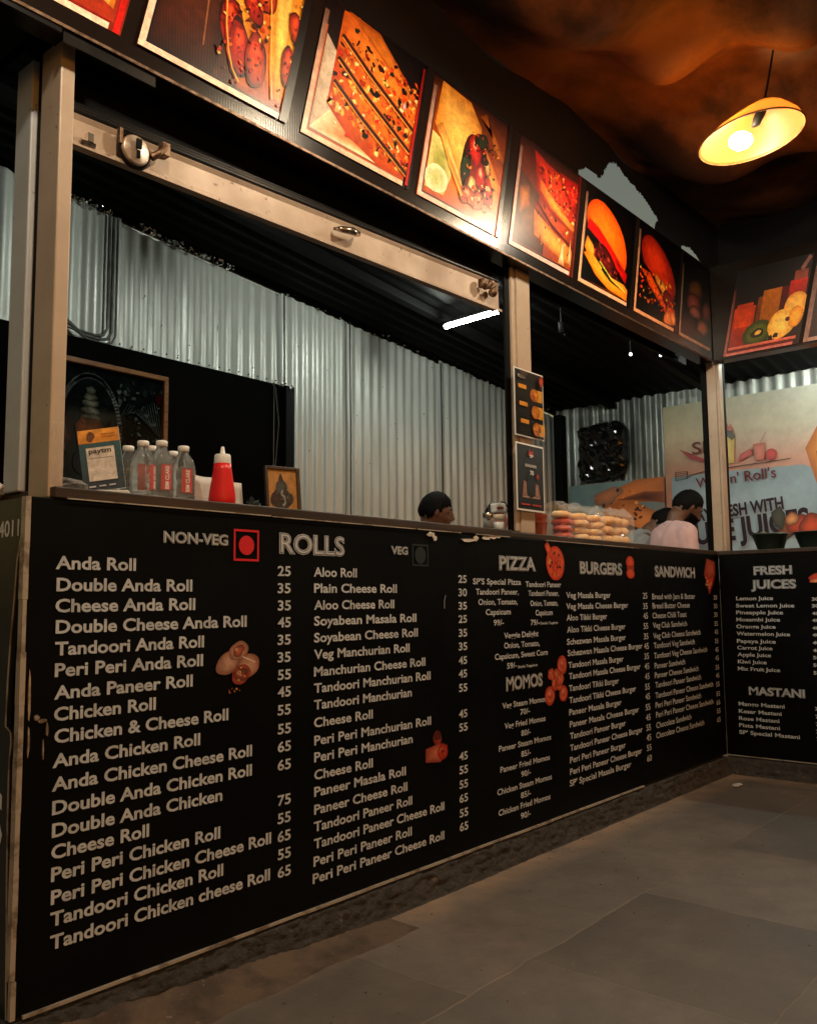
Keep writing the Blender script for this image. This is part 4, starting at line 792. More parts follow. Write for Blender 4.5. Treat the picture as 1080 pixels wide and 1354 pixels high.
for r in range(3):
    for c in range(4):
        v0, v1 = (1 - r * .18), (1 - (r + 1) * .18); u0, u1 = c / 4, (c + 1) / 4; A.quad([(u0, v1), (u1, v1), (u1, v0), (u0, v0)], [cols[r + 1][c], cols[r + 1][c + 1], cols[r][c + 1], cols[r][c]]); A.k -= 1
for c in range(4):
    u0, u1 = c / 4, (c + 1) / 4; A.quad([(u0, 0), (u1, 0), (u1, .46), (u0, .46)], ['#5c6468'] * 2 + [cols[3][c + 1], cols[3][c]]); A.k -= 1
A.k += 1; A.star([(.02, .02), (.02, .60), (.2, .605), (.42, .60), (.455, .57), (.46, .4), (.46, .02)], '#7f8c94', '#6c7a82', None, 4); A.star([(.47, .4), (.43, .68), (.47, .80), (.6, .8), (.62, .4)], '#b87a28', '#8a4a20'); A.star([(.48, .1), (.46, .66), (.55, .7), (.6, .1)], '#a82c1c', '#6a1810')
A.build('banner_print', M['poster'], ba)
def WT(t, y, z, w, cap, m, bold=.02, off=.012, rot=0, nm='lettering'):
    mb = MB(); c, s = math.cos(rot), math.sin(rot)
    put_text(mb, t, 0, 0, w, cap, lambda a, zz, o=0: (5.055 - off, -(-y + a * c - zz * s), z + a * s + zz * c), bold); mb.build(nm, M[m], ba)
M['maroon'] = mat('maroon_print', (.20, .028, .028), .6); M['plum'] = mat('plum_print', (.022, .006, .018), .6); M['lilac'] = mat('pale_edge_print', (.42, .44, .46), .6)
WT("SP's", .705, 1.865, .24, .085, 'maroon', .01); WT("Wok n' Roll's", .685, 1.625, .54, .070, 'maroon', .01, rot=.05)
for t, y, z, w, c in (('STAY FRESH WITH', .775, 1.385, .67, .085), ('PURE JUICES', .775, 1.225, .83, .150)):
    WT(t, y - .004, z - .008, w, c, 'lilac', .05, .012, .08); WT(t, y, z, w, c, 'plum', .035, .0135, .08)
A = Art(WP, .0004); A.k = 26
q = lambda y, z: ((.912 - y) / 2.212, (z - .95) / 1.282)
A.star([q(.80, 1.915), q(.70, 1.86), q(.60, 1.815), q(.48, 1.80), q(.50, 1.785), q(.62, 1.80), q(.72, 1.835)], '#8c1c1c', '#701414')
A.line([q(.74, 1.72), q(.60, 1.742), q(.05, 1.765)], .004, '#241010')
for i in range(5): A.line([q(.83 + .0, 1.695 + i * .014), q(.745, 1.703 + i * .0125)], .0022, '#1c1414')
A.line([q(.83, 1.69), q(.83, 1.755)], .0022, '#1c1414'); A.line([q(.745, 1.70), q(.745, 1.752)], .003, '#1c1414')
# flames and a printed glass, fruit and roll beside it (no mascot)
for y, z0, z1, w in ((.515, 1.99, 2.19, .05), (.47, 1.97, 2.12, .05), (.545, 1.95, 2.05, .035), (.43, 1.97, 2.05, .03)):
    A.star([q(y + w, z0), q(y + w * .9, z0 + (z1 - z0) * .4), q(y + w * .2, z0 + (z1 - z0) * .7), q(y, z1), q(y - w * .3, z0 + (z1 - z0) * .6), q(y - w * .7, z0 + (z1 - z0) * .3), q(y - w * .6, z0)], '#a85a4c', '#8a3c34')
A.star([q(.535, 1.775), q(.545, 1.94), q(.50, 1.985), q(.42, 1.985), q(.405, 1.94), q(.415, 1.775)], '#b89a4c', '#a08440'); A.star([q(.545, 1.93), q(.50, 2.0), q(.42, 2.0), q(.40, 1.95), q(.42, 1.93), q(.46, 1.975)], '#4c4a3c', '#3a382c')
A.star([q(.27, 1.775), q(.285, 1.885), q(.205, 1.89), q(.215, 1.775)], '#a8604c', '#8c4438'); A.line([q(.235, 1.89), q(.195, 1.96)], .003, '#8c5c50'); A.ell(*q(.17, 1.805), .017, .03, '#9c2c24', '#7a1c18'); A.star([q(.39, 1.775), q(.37, 1.83), q(.30, 1.86), q(.29, 1.82)], '#a04438', '#8a3028')
for cx, cz, r, c in ((.10, 1.30, .05, '#6a3a24'), (.02, 1.33, .07, '#a83a20'), (-.06, 1.32, .08, '#b04020'), (.06, 1.37, .045, '#c08050')): A.ell(*q(cx, cz), r / 2.2, r / 1.28, c, '#4a1c10', 0, .15)
A.star([q(.17, 1.33), q(.19, 1.42), q(.13, 1.46), q(.10, 1.40), q(.12, 1.3)], '#3c3a30', '#24241c')
A.build('banner_drawing', M['poster'], ba)
# exhaust opening wrapped in black bin bag
ex = MB(); N = 22; vs = []
for i in range(N + 1):
    for j in range(N + 1):
        u, v = i / N * 2 - 1, j / N * 2 - 1; e = max(0, 1 - max(abs(u), abs(v)) ** 6); rr = (abs(u) ** 4 + abs(v) ** 4) ** .25
        q1 = 1 if rr < 1 else 1 / rr; u2, v2 = u * q1, v * q1
        vs.append((5.068 - .075 * min(1, e * 1.6) - .028 * N3(u, v, 3, 3.2) - .02 * abs(N3(u, v, 8, 7)), 1.397 + .205 * u2 + .012 * N3(v, 1, 2, 3), 1.97 + .222 * v2 + .012 * N3(u, 5, 2, 3) - .012 * u2))
ex.add(vs, [(i * (N + 1) + j, i * (N + 1) + j + 1, (i + 1) * (N + 1) + j + 1, (i + 1) * (N + 1) + j) for i in range(N) for j in range(N)])
o = ex.build('exhaust_cover', M['bag'], None); tag(o, 'square wall exhaust wrapped in crumpled shiny black plastic', 'exhaust')

# ================================================================ INSIDE LIGHTS
def tube_light(label, a, b_, m):
    a, b_ = Vector(a), Vector(b_); t = thing('tube_light', label, 'tube light', (a + b_) / 2, 'tube lights under the stall roof')
    mb = MB(); mb.tube([a, b_], .013, 12); mb.build('glowing_tube', M[m], t, True)
    mb = MB(); up_ = Vector((0, 0, .022)); d = (b_ - a).normalized(); mb.tube([a - d * .03 + up_, b_ + d * .03 + up_], .011, 4); mb.tube([a - d * .03, a - d * .002], .015, 12); mb.tube([b_ + d * .002, b_ + d * .03], .015, 12)
    mb.build('batten', M['black'], t)
tube_light('lit white tube light under the dark roof, beside the middle post', (2.955, 1.24, 2.405), (2.935, .865, 2.405), 'tube')
tube_light('lit white tube light under the roof near the banner, behind the juice signboard', (4.40, -.9, 2.35), (4.40, -.3, 2.35), 'tube2')
tube_light('lit white tube light under the roof above the left sheets', (1.40, 1.08, 2.56), (1.40, .52, 2.56), 'tube2')
t = thing('small_bulb', 'tiny lit white bulb hanging under the roof, left of the corner post', 'bulb', (3.75, .5, 2.27))
b = MB(); b.sphere((3.75, .512, 2.272), .0085); b.build('glass', M['led'], t, True); b = MB(); b.tube([(3.75, .512, 2.28), (3.75, .512, zroof(3.75) + .015)], .003, 6); b.build('wire', M['blackcable'], t)
t = thing('glint_cone', 'small glowing cone added for a bright reflection near the corner post', 'glint', (3.68, .30, 2.23))  # glowing cone and its holder are added in place of a white reflection
b = MB(); b.tube([(3.672, .302, 2.25), (3.682, .30, 2.205)], [.013, .006], 10); b.build('glass', M['led'], t, True); b = MB(); b.tube([(3.672, .302, 2.2505), (3.67, .302, 2.275)], .014, 10); b.tube([(3.67, .302, 2.275), (3.67, .302, zroof(3.67) + .015)], .004, 6); b.build('holder', M['black'], t)
t = thing('bulb_holder', 'empty grey bulb holder hanging on a wire right of the middle post', 'bulb holder', (2.87, .45, 2.21))
b = MB(); b.tube([(2.87, .45, 2.19), (2.87, .45, 2.235)], .013, 10); b.sphere((2.895, .445, 2.178), .006); b.build('socket', M['conduit'], t, True); b = MB(); b.tube([(2.87, .45, 2.235), (2.87, .45, zroof(2.87) + .015)], .003, 6); b.build('wire', M['blackcable'], t)

# ================================================================ THINGS ON THE COUNTER
CT = 1.1135
# payment card
qc = thing('payment_card', 'standing blue and orange payment card reading paytm, left of the bottles', 'sign', (.2, .09, CT))
Rq = Matrix.Translation((.205, .075, CT)) @ Matrix.Rotation(R(-38), 4, 'Z') @ Matrix.Rotation(R(-9), 4, 'Y') @ Matrix.Rotation(R(-8), 4, 'X')
b = MB(); b.box(-.045, .045, 0, .004, .012, .158, 0, Rq); b.build('card', M['whiteplastic'], qc)
A = Art(lambda a, b, o: Rq @ Vector((-.045 + a * .09, -.0006 - o, .012 + b * .146)), .0003)
A.rect(0, 0, 1, 1, '#2c3a4c', '#2a6068'); A.rect(0, .78, 1, 1, '#e8962c', '#f0a43c'); A.ell(.3, .88, .10, .08, '#8a5418', '#6a3c10', 0, .2); A.ell(.3, .93, .045, .04, '#5a3410', '#6a3c10'); 
for z in (.90, .86): A.rect(.55, z, .9, z + .018, '#c07a1c')
A.rect(.16, .16, .84, .70, '#e4dcd4'); A.rect(.2, .52, .8, .53, '#8a8480')
for x in (.14, .38, .62): A.rect(x, .06, x + .16, .085, '#c8d0d8')
A.build('card_print', M['smallprint'], qc)
b = MB(); PQ = lambda a, z, o=0: Rq @ Vector((a, -.0045 - o, z)); put_text(b, 'paytm', -.025, .1000, .049, .0115, PQ, .02); b.build('lettering', M['inkblack'], qc)
b = MB(); b.box(-.05, .05, -.012, .035, 0, .011, 0, Matrix.Translation((.205, .075, CT)) @ Matrix.Rotation(R(-38), 4, 'Z')); b.build('stand', M['whiteplastic'], qc, bevel=.002)
# water bottles
prof = [(0, 0), (.028, 0), (.031, .004), (.031, .03), (.0295, .034), (.031, .038), (.031, .055), (.0295, .059), (.031, .063), (.031, .08), (.0295, .084), (.031, .088), (.031, .125), (.0295, .129), (.030, .134), (.027, .152), (.020, .170), (.0135, .182), (.0125, .192), (.0125, .20)]
def bottle_proto():
    t = thing('water_bottle', '', 'bottle', (0, 0, 0), 'water bottles grouped on the counter')
    b = MB(); b.lathe(prof, n=28); b.build('bottle_body', M['water'], t, True)
    b = MB(); b.lathe([(0, .211), (.0125, .211), (.0145, .208), (.0145, .192), (.0125, .190)], n=24); b.build('cap', M['whiteplastic'], t, True)
    b = MB(); vs = []
    for z in (.038, .124):
        for i in range(9): a = R(-26 + i * 6.5); vs.append((.0318 * math.cos(a), .0318 * math.sin(a), z))
    b.add(vs, [(i, i + 1, 10 + i, 9 + i) for i in range(8)]); lb = b.build('label', M['labelred'], t, True)
    b = MB(); put_text(b, 'BIM CLARE', .042, -.0062, .078, .0105, lambda a, z, o=0: (.0323 * math.cos(-z / .031 * -1 if 0 else z / .031), .0323 * math.sin(z / .031), a), .03)
    b.v = [(x, -y, z) for x, y, z in b.v]; b.build('lettering', M['inkwhite'], lb)
    return t
def copy_tree(o, parent=None):
    c = o.copy(); COL.objects.link(c)
    if parent: c.parent = parent
    for ch in list(o.children): copy_tree(ch, c)
    return c
proto = bottle_proto(); first = True
for x, y, sc_, dr, lab in ((.441, .120, .95, 20, 'clear water bottle with red label, rightmost of the group'), (.371, .110, .97, 26, 'tallest clear water bottle with red label, front middle of the group'), (.323, .115, .93, 62, 'clear water bottle with red label, second from the payment card'),
                        (.396, .19, .97, -60, 'clear water bottle standing behind the tallest front bottle, left side'), (.458, .19, .93, -120, 'clear water bottle standing behind, between the front bottles'), (.336, .20, .93, 80, 'shortest dark clear water bottle, partly hidden by the payment card')):
    o = proto if first else copy_tree(proto); first = False
    o.location = (x, y, CT); o.scale = (.96, .96, .735 * sc_); o.rotation_euler = (0, 0, math.atan2(CAM.y - y, CAM.x - x) + R(dr)); o['label'] = lab
# napkin tray, squeeze bottle
sq = thing('squeeze_bottle', 'red ketchup squeeze bottle with white cap', 'bottle', (.517, .062, CT))
b = MB(); b.lathe([(0, 0), (.0315, 0), (.0335, .003), (.0335, .018), (.0325, .03), (.0235, .088), (.0215, .105), (0, .106)], (.517, .062, CT), 32); b.build('bottle_body', M['redplastic'], sq, True)
b = MB(); b.lathe([(.021, .1045), (.0215, .106), (.020, .126), (.0185, .1285), (.0065, .130), (.0045, .146), (.003, .149), (0, .149)], (.517, .062, CT), 28); b.build('cap', M['whiteplastic'], sq, True)
nt_ = thing('napkin_tray', 'white perforated paper tray behind the red squeeze bottle', 'tray', (.53, .13, CT))
b = MB()
def bent(x0, y0, x1, y1, h, bow, tilt):
    vs = []; n = 12
    for r in range(5):
        for i in range(n + 1):
            t = i / n; d = Vector((x1 - x0, y1 - y0)); nn = Vector((-d.y, d.x)).normalized(); p = Vector((x0, y0)) + d * t + nn * (bow * math.sin(math.pi * t) + tilt * r / 4); vs.append((p.x, p.y, CT + h * r / 4 * (1 - .06 * abs(t - .5) + .04 * N3(t, r, 2, 3))))
    b.add(vs, [(r * (n + 1) + i, r * (n + 1) + i + 1, (r + 1) * (n + 1) + i + 1, (r + 1) * (n + 1) + i) for r in range(4) for i in range(n)])
bent(.462, .105, .655, .150, .080, .012, .008); bent(.47, .125, .64, .165, .076, .012, .008); o = b.build('paper_sheet', M['paper'], nt_, True); sm = o.modifiers.new('s', 'SOLIDIFY'); sm.thickness = .0015
b = MB()
for i in range(9):
    for j in range(5):
        if (i - 0) ** 2 * .7 + j ** 2 > 22 and i < 6: continue
        x = .466 + i * .0075; y = .1045 + (x - .462) * .233 + .012 * math.sin(math.pi * (x - .462) / .198) - .0022 + .0016 * j; b.sphere((x, y + .0016, CT + .008 + j * .0075), .0016, 6, 4)
b.build('hole', M['inkblack'], nt_)
# small framed picture
fp = thing('standing_picture', 'small framed picture with orange background and dark figure, standing on the counter', 'picture', (.75, .12, CT))
Rf = Matrix.Translation((.758, .105, CT)) @ Matrix.Rotation(R(-14), 4, 'Z') @ Matrix.Rotation(R(-7), 4, 'X')
b = MB(); b.box(-.046, .046, -.002, .006, 0, .125, 0, Rf)
b.build('backing', M['black'], fp); b = MB()
for q4 in ((-.052, -.044, 0, .13), (.044, .054, 0, .13)): b.box(q4[0], q4[1], -.008, .004, q4[2], q4[3], 0, Rf)
for z in ((0, .006), (.122, .131)): b.box(-.0438, .0438, -.008, .004, z[0], z[1], 0, Rf)
b.build('frame', M['wood'], fp, bevel=.0015)
A = Art(lambda a, b, o: Rf @ Vector((-.044 + a * .088, -.0026 - o, .006 + b * .116)), .00025); A.rect(0, 0, 1, 1, '#a87434', '#b07c3c')
A.ell(.45, .28, .36, .26, '#241c1c', '#382820', 0, .15); A.ell(.45, .56, .2, .18, '#4a4c4a', '#2c2a26', 0, .2); A.star([(.36, .72), (.4, .85), (.45, .92), (.5, .84), (.55, .72)], '#3a2018', '#241410'); A.line([(.5, .5), (.44, .4), (.56, .34), (.58, .2), (.48, .12)], .06, '#8a9088'); A.ell(.2, .3, .1, .14, '#3a1c1c', '#241412'); A.ell(.74, .3, .12, .14, '#3c2c24', '#241814'); A.scatter(16, lambda u, v: .2 < u < .7 and .1 < v < .6, (.02, .05), ['#5a5048', '#6a2c1c', '#1c1814', '#7a7068'], 44)
A.build('picture_print', M['smallprint'], fp)
# dark little artificial flower, clear packet, white bag
b = MB(); rg = random.Random(9)
for i in range(46):
    a, e = rg.uniform(0, 6.28), rg.uniform(-.2, 1.4); d = Vector((math.cos(a) * math.cos(e), math.sin(a) * math.cos(e), math.sin(e))); p = Vector((.637, .09, CT + .012)) + d * .004; tip = p + d * rg.uniform(.012, .02); s = d.orthogonal().normalized() * .004; b.add([p - s * .4, p + s * .4, tip + s, tip + d * .003, tip - s], [(0, 1, 2, 3, 4)])
o = b.build('artificial_flower', M['leaf'], None); tag(o, 'small dark artificial flower between squeeze bottle and small picture', 'flower')
def crumple(name, m, c, r, seed, label, cat, n=18):
    b = MB(); b.sphere((0, 0, 0), 1, n, n // 2); b.v = [tuple(Vector(c) + Vector((v[0] * r[0], v[1] * r[1], max(-.98, v[2]) * r[2])) * (1 + .32 * N3(v[0], v[1], v[2] + seed, 2.3) + .22 * N3(v[0], v[1], v[2] + seed * 2, 5.5))) for v in b.v]
    b.v = [(x, y, max(c[2] - r[2] * .9, z)) for x, y, z in b.v]
    o = b.build(name, M[m], None); tag(o, label, cat); return o
crumple('plastic_packet', 'film', (.125, .10, CT + .016), (.045, .03, .017), 3, 'clear crumpled plastic packet left of the payment card', 'packet')
crumple('plastic_bag', 'paper', (.030, .255, CT + .012), (.026, .04, .022), 6, 'crumpled white bag on the side counter at the left edge', 'bag')
b = MB(); rg = random.Random(15)
for i in range(420):
    p = Vector((rg.gauss(-.0, .05), rg.gauss(.62, .09), CT + .02 + abs(rg.gauss(.0, .10)))); s = rg.uniform(.008, .018); d = Vector((rg.gauss(0, 1), rg.gauss(0, 1), rg.gauss(0, 1))).normalized(); e = d.orthogonal().normalized()
    b.add([p, p + d * s + e * s * .4, p + d * s * 2, p + d * s - e * s * .4], [(0, 1, 2, 3)])
b.tube([(.02, .62, CT), (.0, .62, CT + .15)], .008, 6)
o = b.build('artificial_plant', M['leaf'], None); tag(o, 'dark glittering artificial plant on the side counter, left picture edge', 'plant')
# jars by the middle post
def jar(label, x, y, h, lidm, r):
    t = thing('glass_jar', label, 'jar', (x, y, CT), 'jars by the middle post')
    b = MB(); b.lathe([(0, 0), (r, 0), (r, h * .72), (r * .86, h * .78)], (x, y, CT), 20); b.build('glass', M['film'], t, True)
    b = MB(); b.lathe([(0, .003), (r * .9, .003), (r * .9, h * .6), (0, h * .6)], (x, y, CT), 20); b.build('contents', M['whiteplastic'] if lidm == 'creamlid' else M['conduit'], t, True)
    b = MB(); b.lathe([(r * .9, h * .74), (r * .98, h * .76), (r * .98, h), (r * .9, h * 1.03), (0, h * 1.03)], (x, y, CT), 20); b.build('lid', M[lidm], t, True)
jar('small glass jar with shiny steel lid, left of the cream-lidded jar', 1.720, .10, .066, 'lid', .020); jar('small glass jar with cream lid, next to the middle post', 1.790, .10, .064, 'creamlid', .022)
# buns in clear film and stacked cups
def film_bag(t, x0, x1, y0, y1, z1, seed):
    b = MB(); nx, nz = 16, 12; rings = []
    for j in range(nz + 1):
        v = j / nz; rg_ = []
        sq_ = 1 if v < .75 else 1 - (v - .75) / .25 * .75
        for i in range(nx * 2):
            a = 2 * math.pi * i / (nx * 2); ca, sa = math.cos(a), math.sin(a); k = (abs(ca) ** 5 + abs(sa) ** 5) ** -.2
            px = (x0 + x1) / 2 + (x1 - x0) / 2 * k * ca * (1.0 if v < .8 else 1.04); py = (y0 + y1) / 2 + (y1 - y0) / 2 * k * sa * sq_
            q5 = .010 * N3(px * 1, py, v * .15 + seed, 26) + .006 * N3(px, py, v * .3 + seed, 60); rg_.append((px + q5, py + q5, CT - .002 + (z1 - CT) * v + (.022 * N3(px, seed, 1, 16) if j == nz else .006 * N3(px, py, v, 30) * (j > 0))))
        rings += rg_
    m = nx * 2; b.add(rings, [(j * m + i, j * m + (i + 1) % m, (j + 1) * m + (i + 1) % m, (j + 1) * m + i) for j in range(nz) for i in range(m)]); b.build('film_bag', M['film'], t, False)
def bun(t, x, y, z, r, h, m='bun'):
    b = MB(); b.lathe([(0, 0), (r * .9, .002), (r, h * .3), (r * .95, h * .62), (r * .7, h * .9), (0, h)], (x, y, z), 20); b.build('bun', M[m], t, True)
bp = thing('bun_packet', 'clear packet of stacked buns and red snacks beside the middle post', 'bun packet', (2.25, .12, CT), 'bun packets on the counter'); rg = random.Random(4)
for i in range(5):
    for j in range(4): bun(bp, 2.235 + i * .066 + rg.uniform(-.008, .008), .105 + .025 * (i % 2) + rg.uniform(-.008, .008), CT - .003 + j * .029, .040 + rg.uniform(-.003, .003), .029, 'bunred' if i < 2 and j < 3 else 'bun')
film_bag(bp, 2.185, 2.545, .05, .18, CT + .150, 2)
bp = thing('bun_packet', 'clear packet of burger buns, right of the other packet', 'bun packet', (2.6, .12, CT), 'bun packets on the counter')
for i in range(3):
    for j in range(3): bun(bp, 2.605 + i * .078 + rg.uniform(-.008, .008), .115 + rg.uniform(-.01, .01), CT - .003 + j * .040, .046, .039)
film_bag(bp, 2.548, 2.815, .055, .18, CT + .155, 5)
def cups(label, x, y, n, r, z0, m):
    t = thing('cup_stack', label, 'cups', (x, y, z0), 'pink cups by the middle post')
    for i in range(n):
        b = MB(); z = z0 + i * .028; b.lathe([(r * .8, z), (r * .98, z + .052), (r * 1.03, z + .054), (r * .94, z + .052), (r * .76, z + .003), (0, z + .002)], (x, y, 0), 20); b.build('cup', M[m], t, True)
cups('tall stack of pink translucent cups just right of the middle post', 2.065, .13, 5, .036, CT - .004, 'pinkplastic'); cups('low stack of reddish cups in front of the taller pink stack', 2.005, .07, 2, .036, CT - .004, 'pinkplastic')
# packet behind the jars: peach cups in film under a white header, black bag strap
cp = thing('cup_packet', 'peach coloured packet with white label and red oval, behind the glass jars', 'packet', (1.86, .17, CT))
TP = Matrix.Translation((1.872, .165, CT)) @ Matrix.Rotation(YAW - R(90), 4, 'Z')      # faces the open front
b = MB(); b.sphere((0, 0, .045), 1, 22, 14, (.034, .022, .050)); b.v = [tuple(Vector(v)) for v in b.v]
b.v = [(x * (1 + .15 * N3(x, y, z, 30)) + .004, y + .006 * N3(x, z, 2, 40), max(0, z + .008 * N3(x, y, z, 28))) for x, y, z in b.v]; b.v = [tuple(TP @ Vector(v)) for v in b.v]; b.build('packet_body', M['pinkplastic'], cp, True)
b = MB(); vs = []
for j in range(5):
    for i in range(9): a = R(-70 + i * 17.5); vs.append(TP @ Vector((.005 + .033 * math.sin(a), -.027 * math.cos(a) + .004 * N3(i, j, 1, .9), .080 + .009 * j + .003 * math.cos(a * 2))))
b.add(vs, [(j * 9 + i, j * 9 + i + 1, j * 9 + i + 10, j * 9 + i + 9) for j in range(4) for i in range(8)]); lb = b.build('header_label', M['capwhite'], cp, True); sm = lb.modifiers.new('s', 'SOLIDIFY'); sm.thickness = .002
b = MB(); b.add([TP @ Vector((.008 + .013 * math.cos(i * .3142), -.0305 - .001, .098 + .006 * math.sin(i * .3142))) for i in range(20)], [tuple(range(20))]); b.build('oval_mark', M['maroon'], lb)
b = MB(); b.sphere((-.026, .012, .082), 1, 16, 10, (.018, .014, .034)); b.sphere((.0, .014, .112), 1, 16, 8, (.032, .014, .014)); b.v = [tuple(TP @ Vector((x + .004 * N3(x, y, z, 40), y, z + .004 * N3(x, y, z, 45)))) for x, y, z in b.v]; b.build('black_bag', M['bag'], cp, True)
b = MB(); b.tube([TP @ Vector(q) for q in ((.012, -.01, .124), (.03, -.016, .118), (.038, -.016, .10), (.036, -.012, .085))], .0025, 6); b.build('strap', M['black'], cp)
# bowls on the juice counter
for i, (x, y, r, lab) in enumerate(((3.80, -.20, .088, 'dark green bowl of chopped greens on the juice counter, nearer the corner post'), (3.80, -.42, .10, 'dark green bowl on the juice counter at the right picture edge'))):
    t = thing('bowl', lab, 'bowl', (x, y, 1.107), 'bowls on the juice counter')
    b = MB(); b.lathe([(0, 0), (r * .66, 0), (r * .74, .012), (r * .97, .078), (r * 1.06, .082), (r * 1.04, .087), (r * .93, .08), (r * .7, .02), (0, .018)], (x, y, 1.107), 32); b.build('bowl_body', M['bowl'], t, True)
    b = MB(); rg = random.Random(i)
    for k_ in range(26): a = rg.random() * 6.28; q5 = r * .75 * rg.random() ** .5; b.sphere((x + q5 * math.cos(a), y + q5 * math.sin(a), 1.107 + .072 + rg.uniform(-.01, .012)), rg.uniform(.014, .024), 7, 5, (1, 1, .6))
    b.build('greens', M['greens'], t)
# posters on the middle post
ps = thing('price_poster', 'black pizza price poster with three orange pizzas, upper one on the post', 'poster', (1.85, 0, 1.58))
P5 = lambda a, b, o: (1.757 + a * .19, -.0012 - o, 1.460 + b * .246)
b = MB(); b.box(1.755, 1.949, -.001, .002, 1.458, 1.708); b.build('poster_sheet', M['whiteplastic'], ps)
A = Art(P5, .0003); A.rect(.01, .01, .99, .99, '#0a0808', '#120c08')
for k_ in range(3):
    z = .66 - .265 * k_; A.rect(.66, z - .09, .97, z + .09, '#c8902c', '#d89c34'); A.ell(.68, z, .15, .10, '#e08a24', '#a85414', 0, .05); A.scatter(8, lambda u, v: (u - .68) ** 2 + ((v - z) * 1.4) ** 2 < .012, (.015, .03), ['#b83c14', '#f0b848', '#8a2c10'], 50 + k_); A.rect(.1, z + .05, .38, z + .11, '#d8902c')
    for q5 in range(3): A.rect(.08, z - .02 - .04 * q5, .5 - .08 * (q5 % 2), z - .008 - .04 * q5, '#2c2824')
A.ell(.84, .88, .09, .08, '#c8381c', '#5a140a', 0, .25); A.star([(.78, .82), (.84, .97), (.9, .82)], '#e0602c', '#a82c14'); A.rect(.1, .90, .34, .96, '#4a3a28'); A.build('poster_print', M['smallprint'], ps)
b = MB(); put_text(b, 'PIZZA', 1.77, 1.672, .05, .011, lambda a, z, o=0: (a, -.007, z), .04); b.build('lettering', M['inkwhite'], ps)
ps = thing('price_poster', 'black menu poster with a dark cup and price, lower one on the post', 'poster', (1.85, 0, 1.31))
b = MB(); b.box(1.757, 1.940, -.001, .002, 1.188, 1.434); b.build('poster_sheet', M['whiteplastic'], ps)
A = Art(lambda a, b, o: (1.762 + a * .173, -.0012 - o, 1.194 + b * .234), .0003); A.rect(0, 0, 1, 1, '#0a0708', '#0e0a08'); A.rect(.18, .18, .85, .24, '#b89078', '#c8a48c'); A.star([(.18, .2), (.22, .45), (.36, .42), (.36, .2)], '#a8806c', '#8a6050'); A.star([(.64, .2), (.66, .42), (.8, .4), (.84, .2)], '#a8806c', '#8a6050')
A.star([(.34, .22), (.32, .44), (.38, .5), (.62, .5), (.68, .44), (.66, .22), (.5, .18)], '#14121c', '#08060a'); A.ell(.76, .53, .06, .05, '#b83c24', '#6a1810'); A.rect(.28, .66, .72, .705, '#9c9894'); A.star([(.4, .84), (.46, .96), (.52, .88), (.58, .95), (.62, .84)], '#d8502c', '#7a1c10'); A.rect(.1, .06, .44, .085, '#b83c34'); A.rect(.52, .06, .88, .085, '#b83c34'); A.build('poster_print', M['smallprint'], ps)
b = MB(); put_text(b, '70', 1.838, 1.320, .024, .016, lambda a, z, o=0: (a, -.006, z), .02); put_text(b, 'SP', 1.838, 1.384, .024, .010, lambda a, z, o=0: (a, -.006, z), .02); b.build('lettering', M['inkwhite'], ps)
# large framed picture on the back boarding
bf = thing('framed_picture', 'large dark glazed picture with orange wooden frame and garland arch, behind the bottles', 'picture', (1.2, 1.66, 1.3)); X0, X1_, Z0, Z1 = .80, 1.425, 1.20, 1.893
b = MB()
for q4 in ((X0, X1_, Z1 - .022, Z1), (X0, X1_, Z0, Z0 + .022)): b.box(q4[0], q4[1], 1.645, 1.672, q4[2], q4[3])
for q4 in ((X0, X0 + .022), (X1_ - .022, X1_)): b.box(q4[0], q4[1], 1.645, 1.672, Z0 + .0222, Z1 - .0222)
b.build('frame', M['frame'], bf, bevel=.003)
A = Art(lambda a, b, o: (X0 + .022 + a * (X1_ - X0 - .044), 1.664 - o, Z0 + .022 + b * (Z1 - Z0 - .044)), .0004)
A.rect(0, 0, 1, 1, '#0c1414', '#0a1412'); rg = random.Random(2)
for i in range(60): t_ = math.pi * (-.15 + 1.3 * i / 59); A.ell(.40 + .24 * math.cos(t_), .58 + .36 * math.sin(t_), .018, .022, '#8a9090', '#3c4444', rg.random() * 3, .3, 8); A.k -= 1
A.k += 1
for i, (w, z) in enumerate(((.10, .66), (.09, .71), (.085, .76), (.07, .80), (.05, .84))): A.ell(.40, z, w * .8, .028, '#7a8070', '#2c302a', 0, .15)
A.star([(.28, .60), (.33, .66), (.47, .66), (.52, .60), (.49, .45), (.31, .45)], '#8a4418', '#4a2410'); A.ell(.40, .50, .08, .08, '#0c0c10', '#181414'); A.ell(.40, .36, .13, .1, '#10182c', '#0a1018', 0, .1); A.ell(.22, .55, .06, .12, '#3a241c', '#181410', 0, .3); A.ell(.58, .54, .06, .12, '#3c4030', '#181c14', 0, .3)
A.scatter(110, lambda u, v: u > .62 and .3 < v < .95, (.006, .022), ['#4a5654', '#2c3634', '#5c6a66', '#1c2422'], 61, .5)
for i in range(16): A.line([(.64 + .02 * i, .70 + .01 * i), (.70 + .02 * i, .80 - .015 * i)], .006, '#3c4a46'); A.k -= 1
A.ell(.97, .86, .04, .05, '#3a0c0c', '#1c0606'); A.build('picture_print', M['darkprint'], bf)
b = MB(); b.box(X0 + .0215, X1_ - .0215, 1.6655, 1.671, Z0 + .0215, Z1 - .0215); b.build('backing', M['black'], bf)
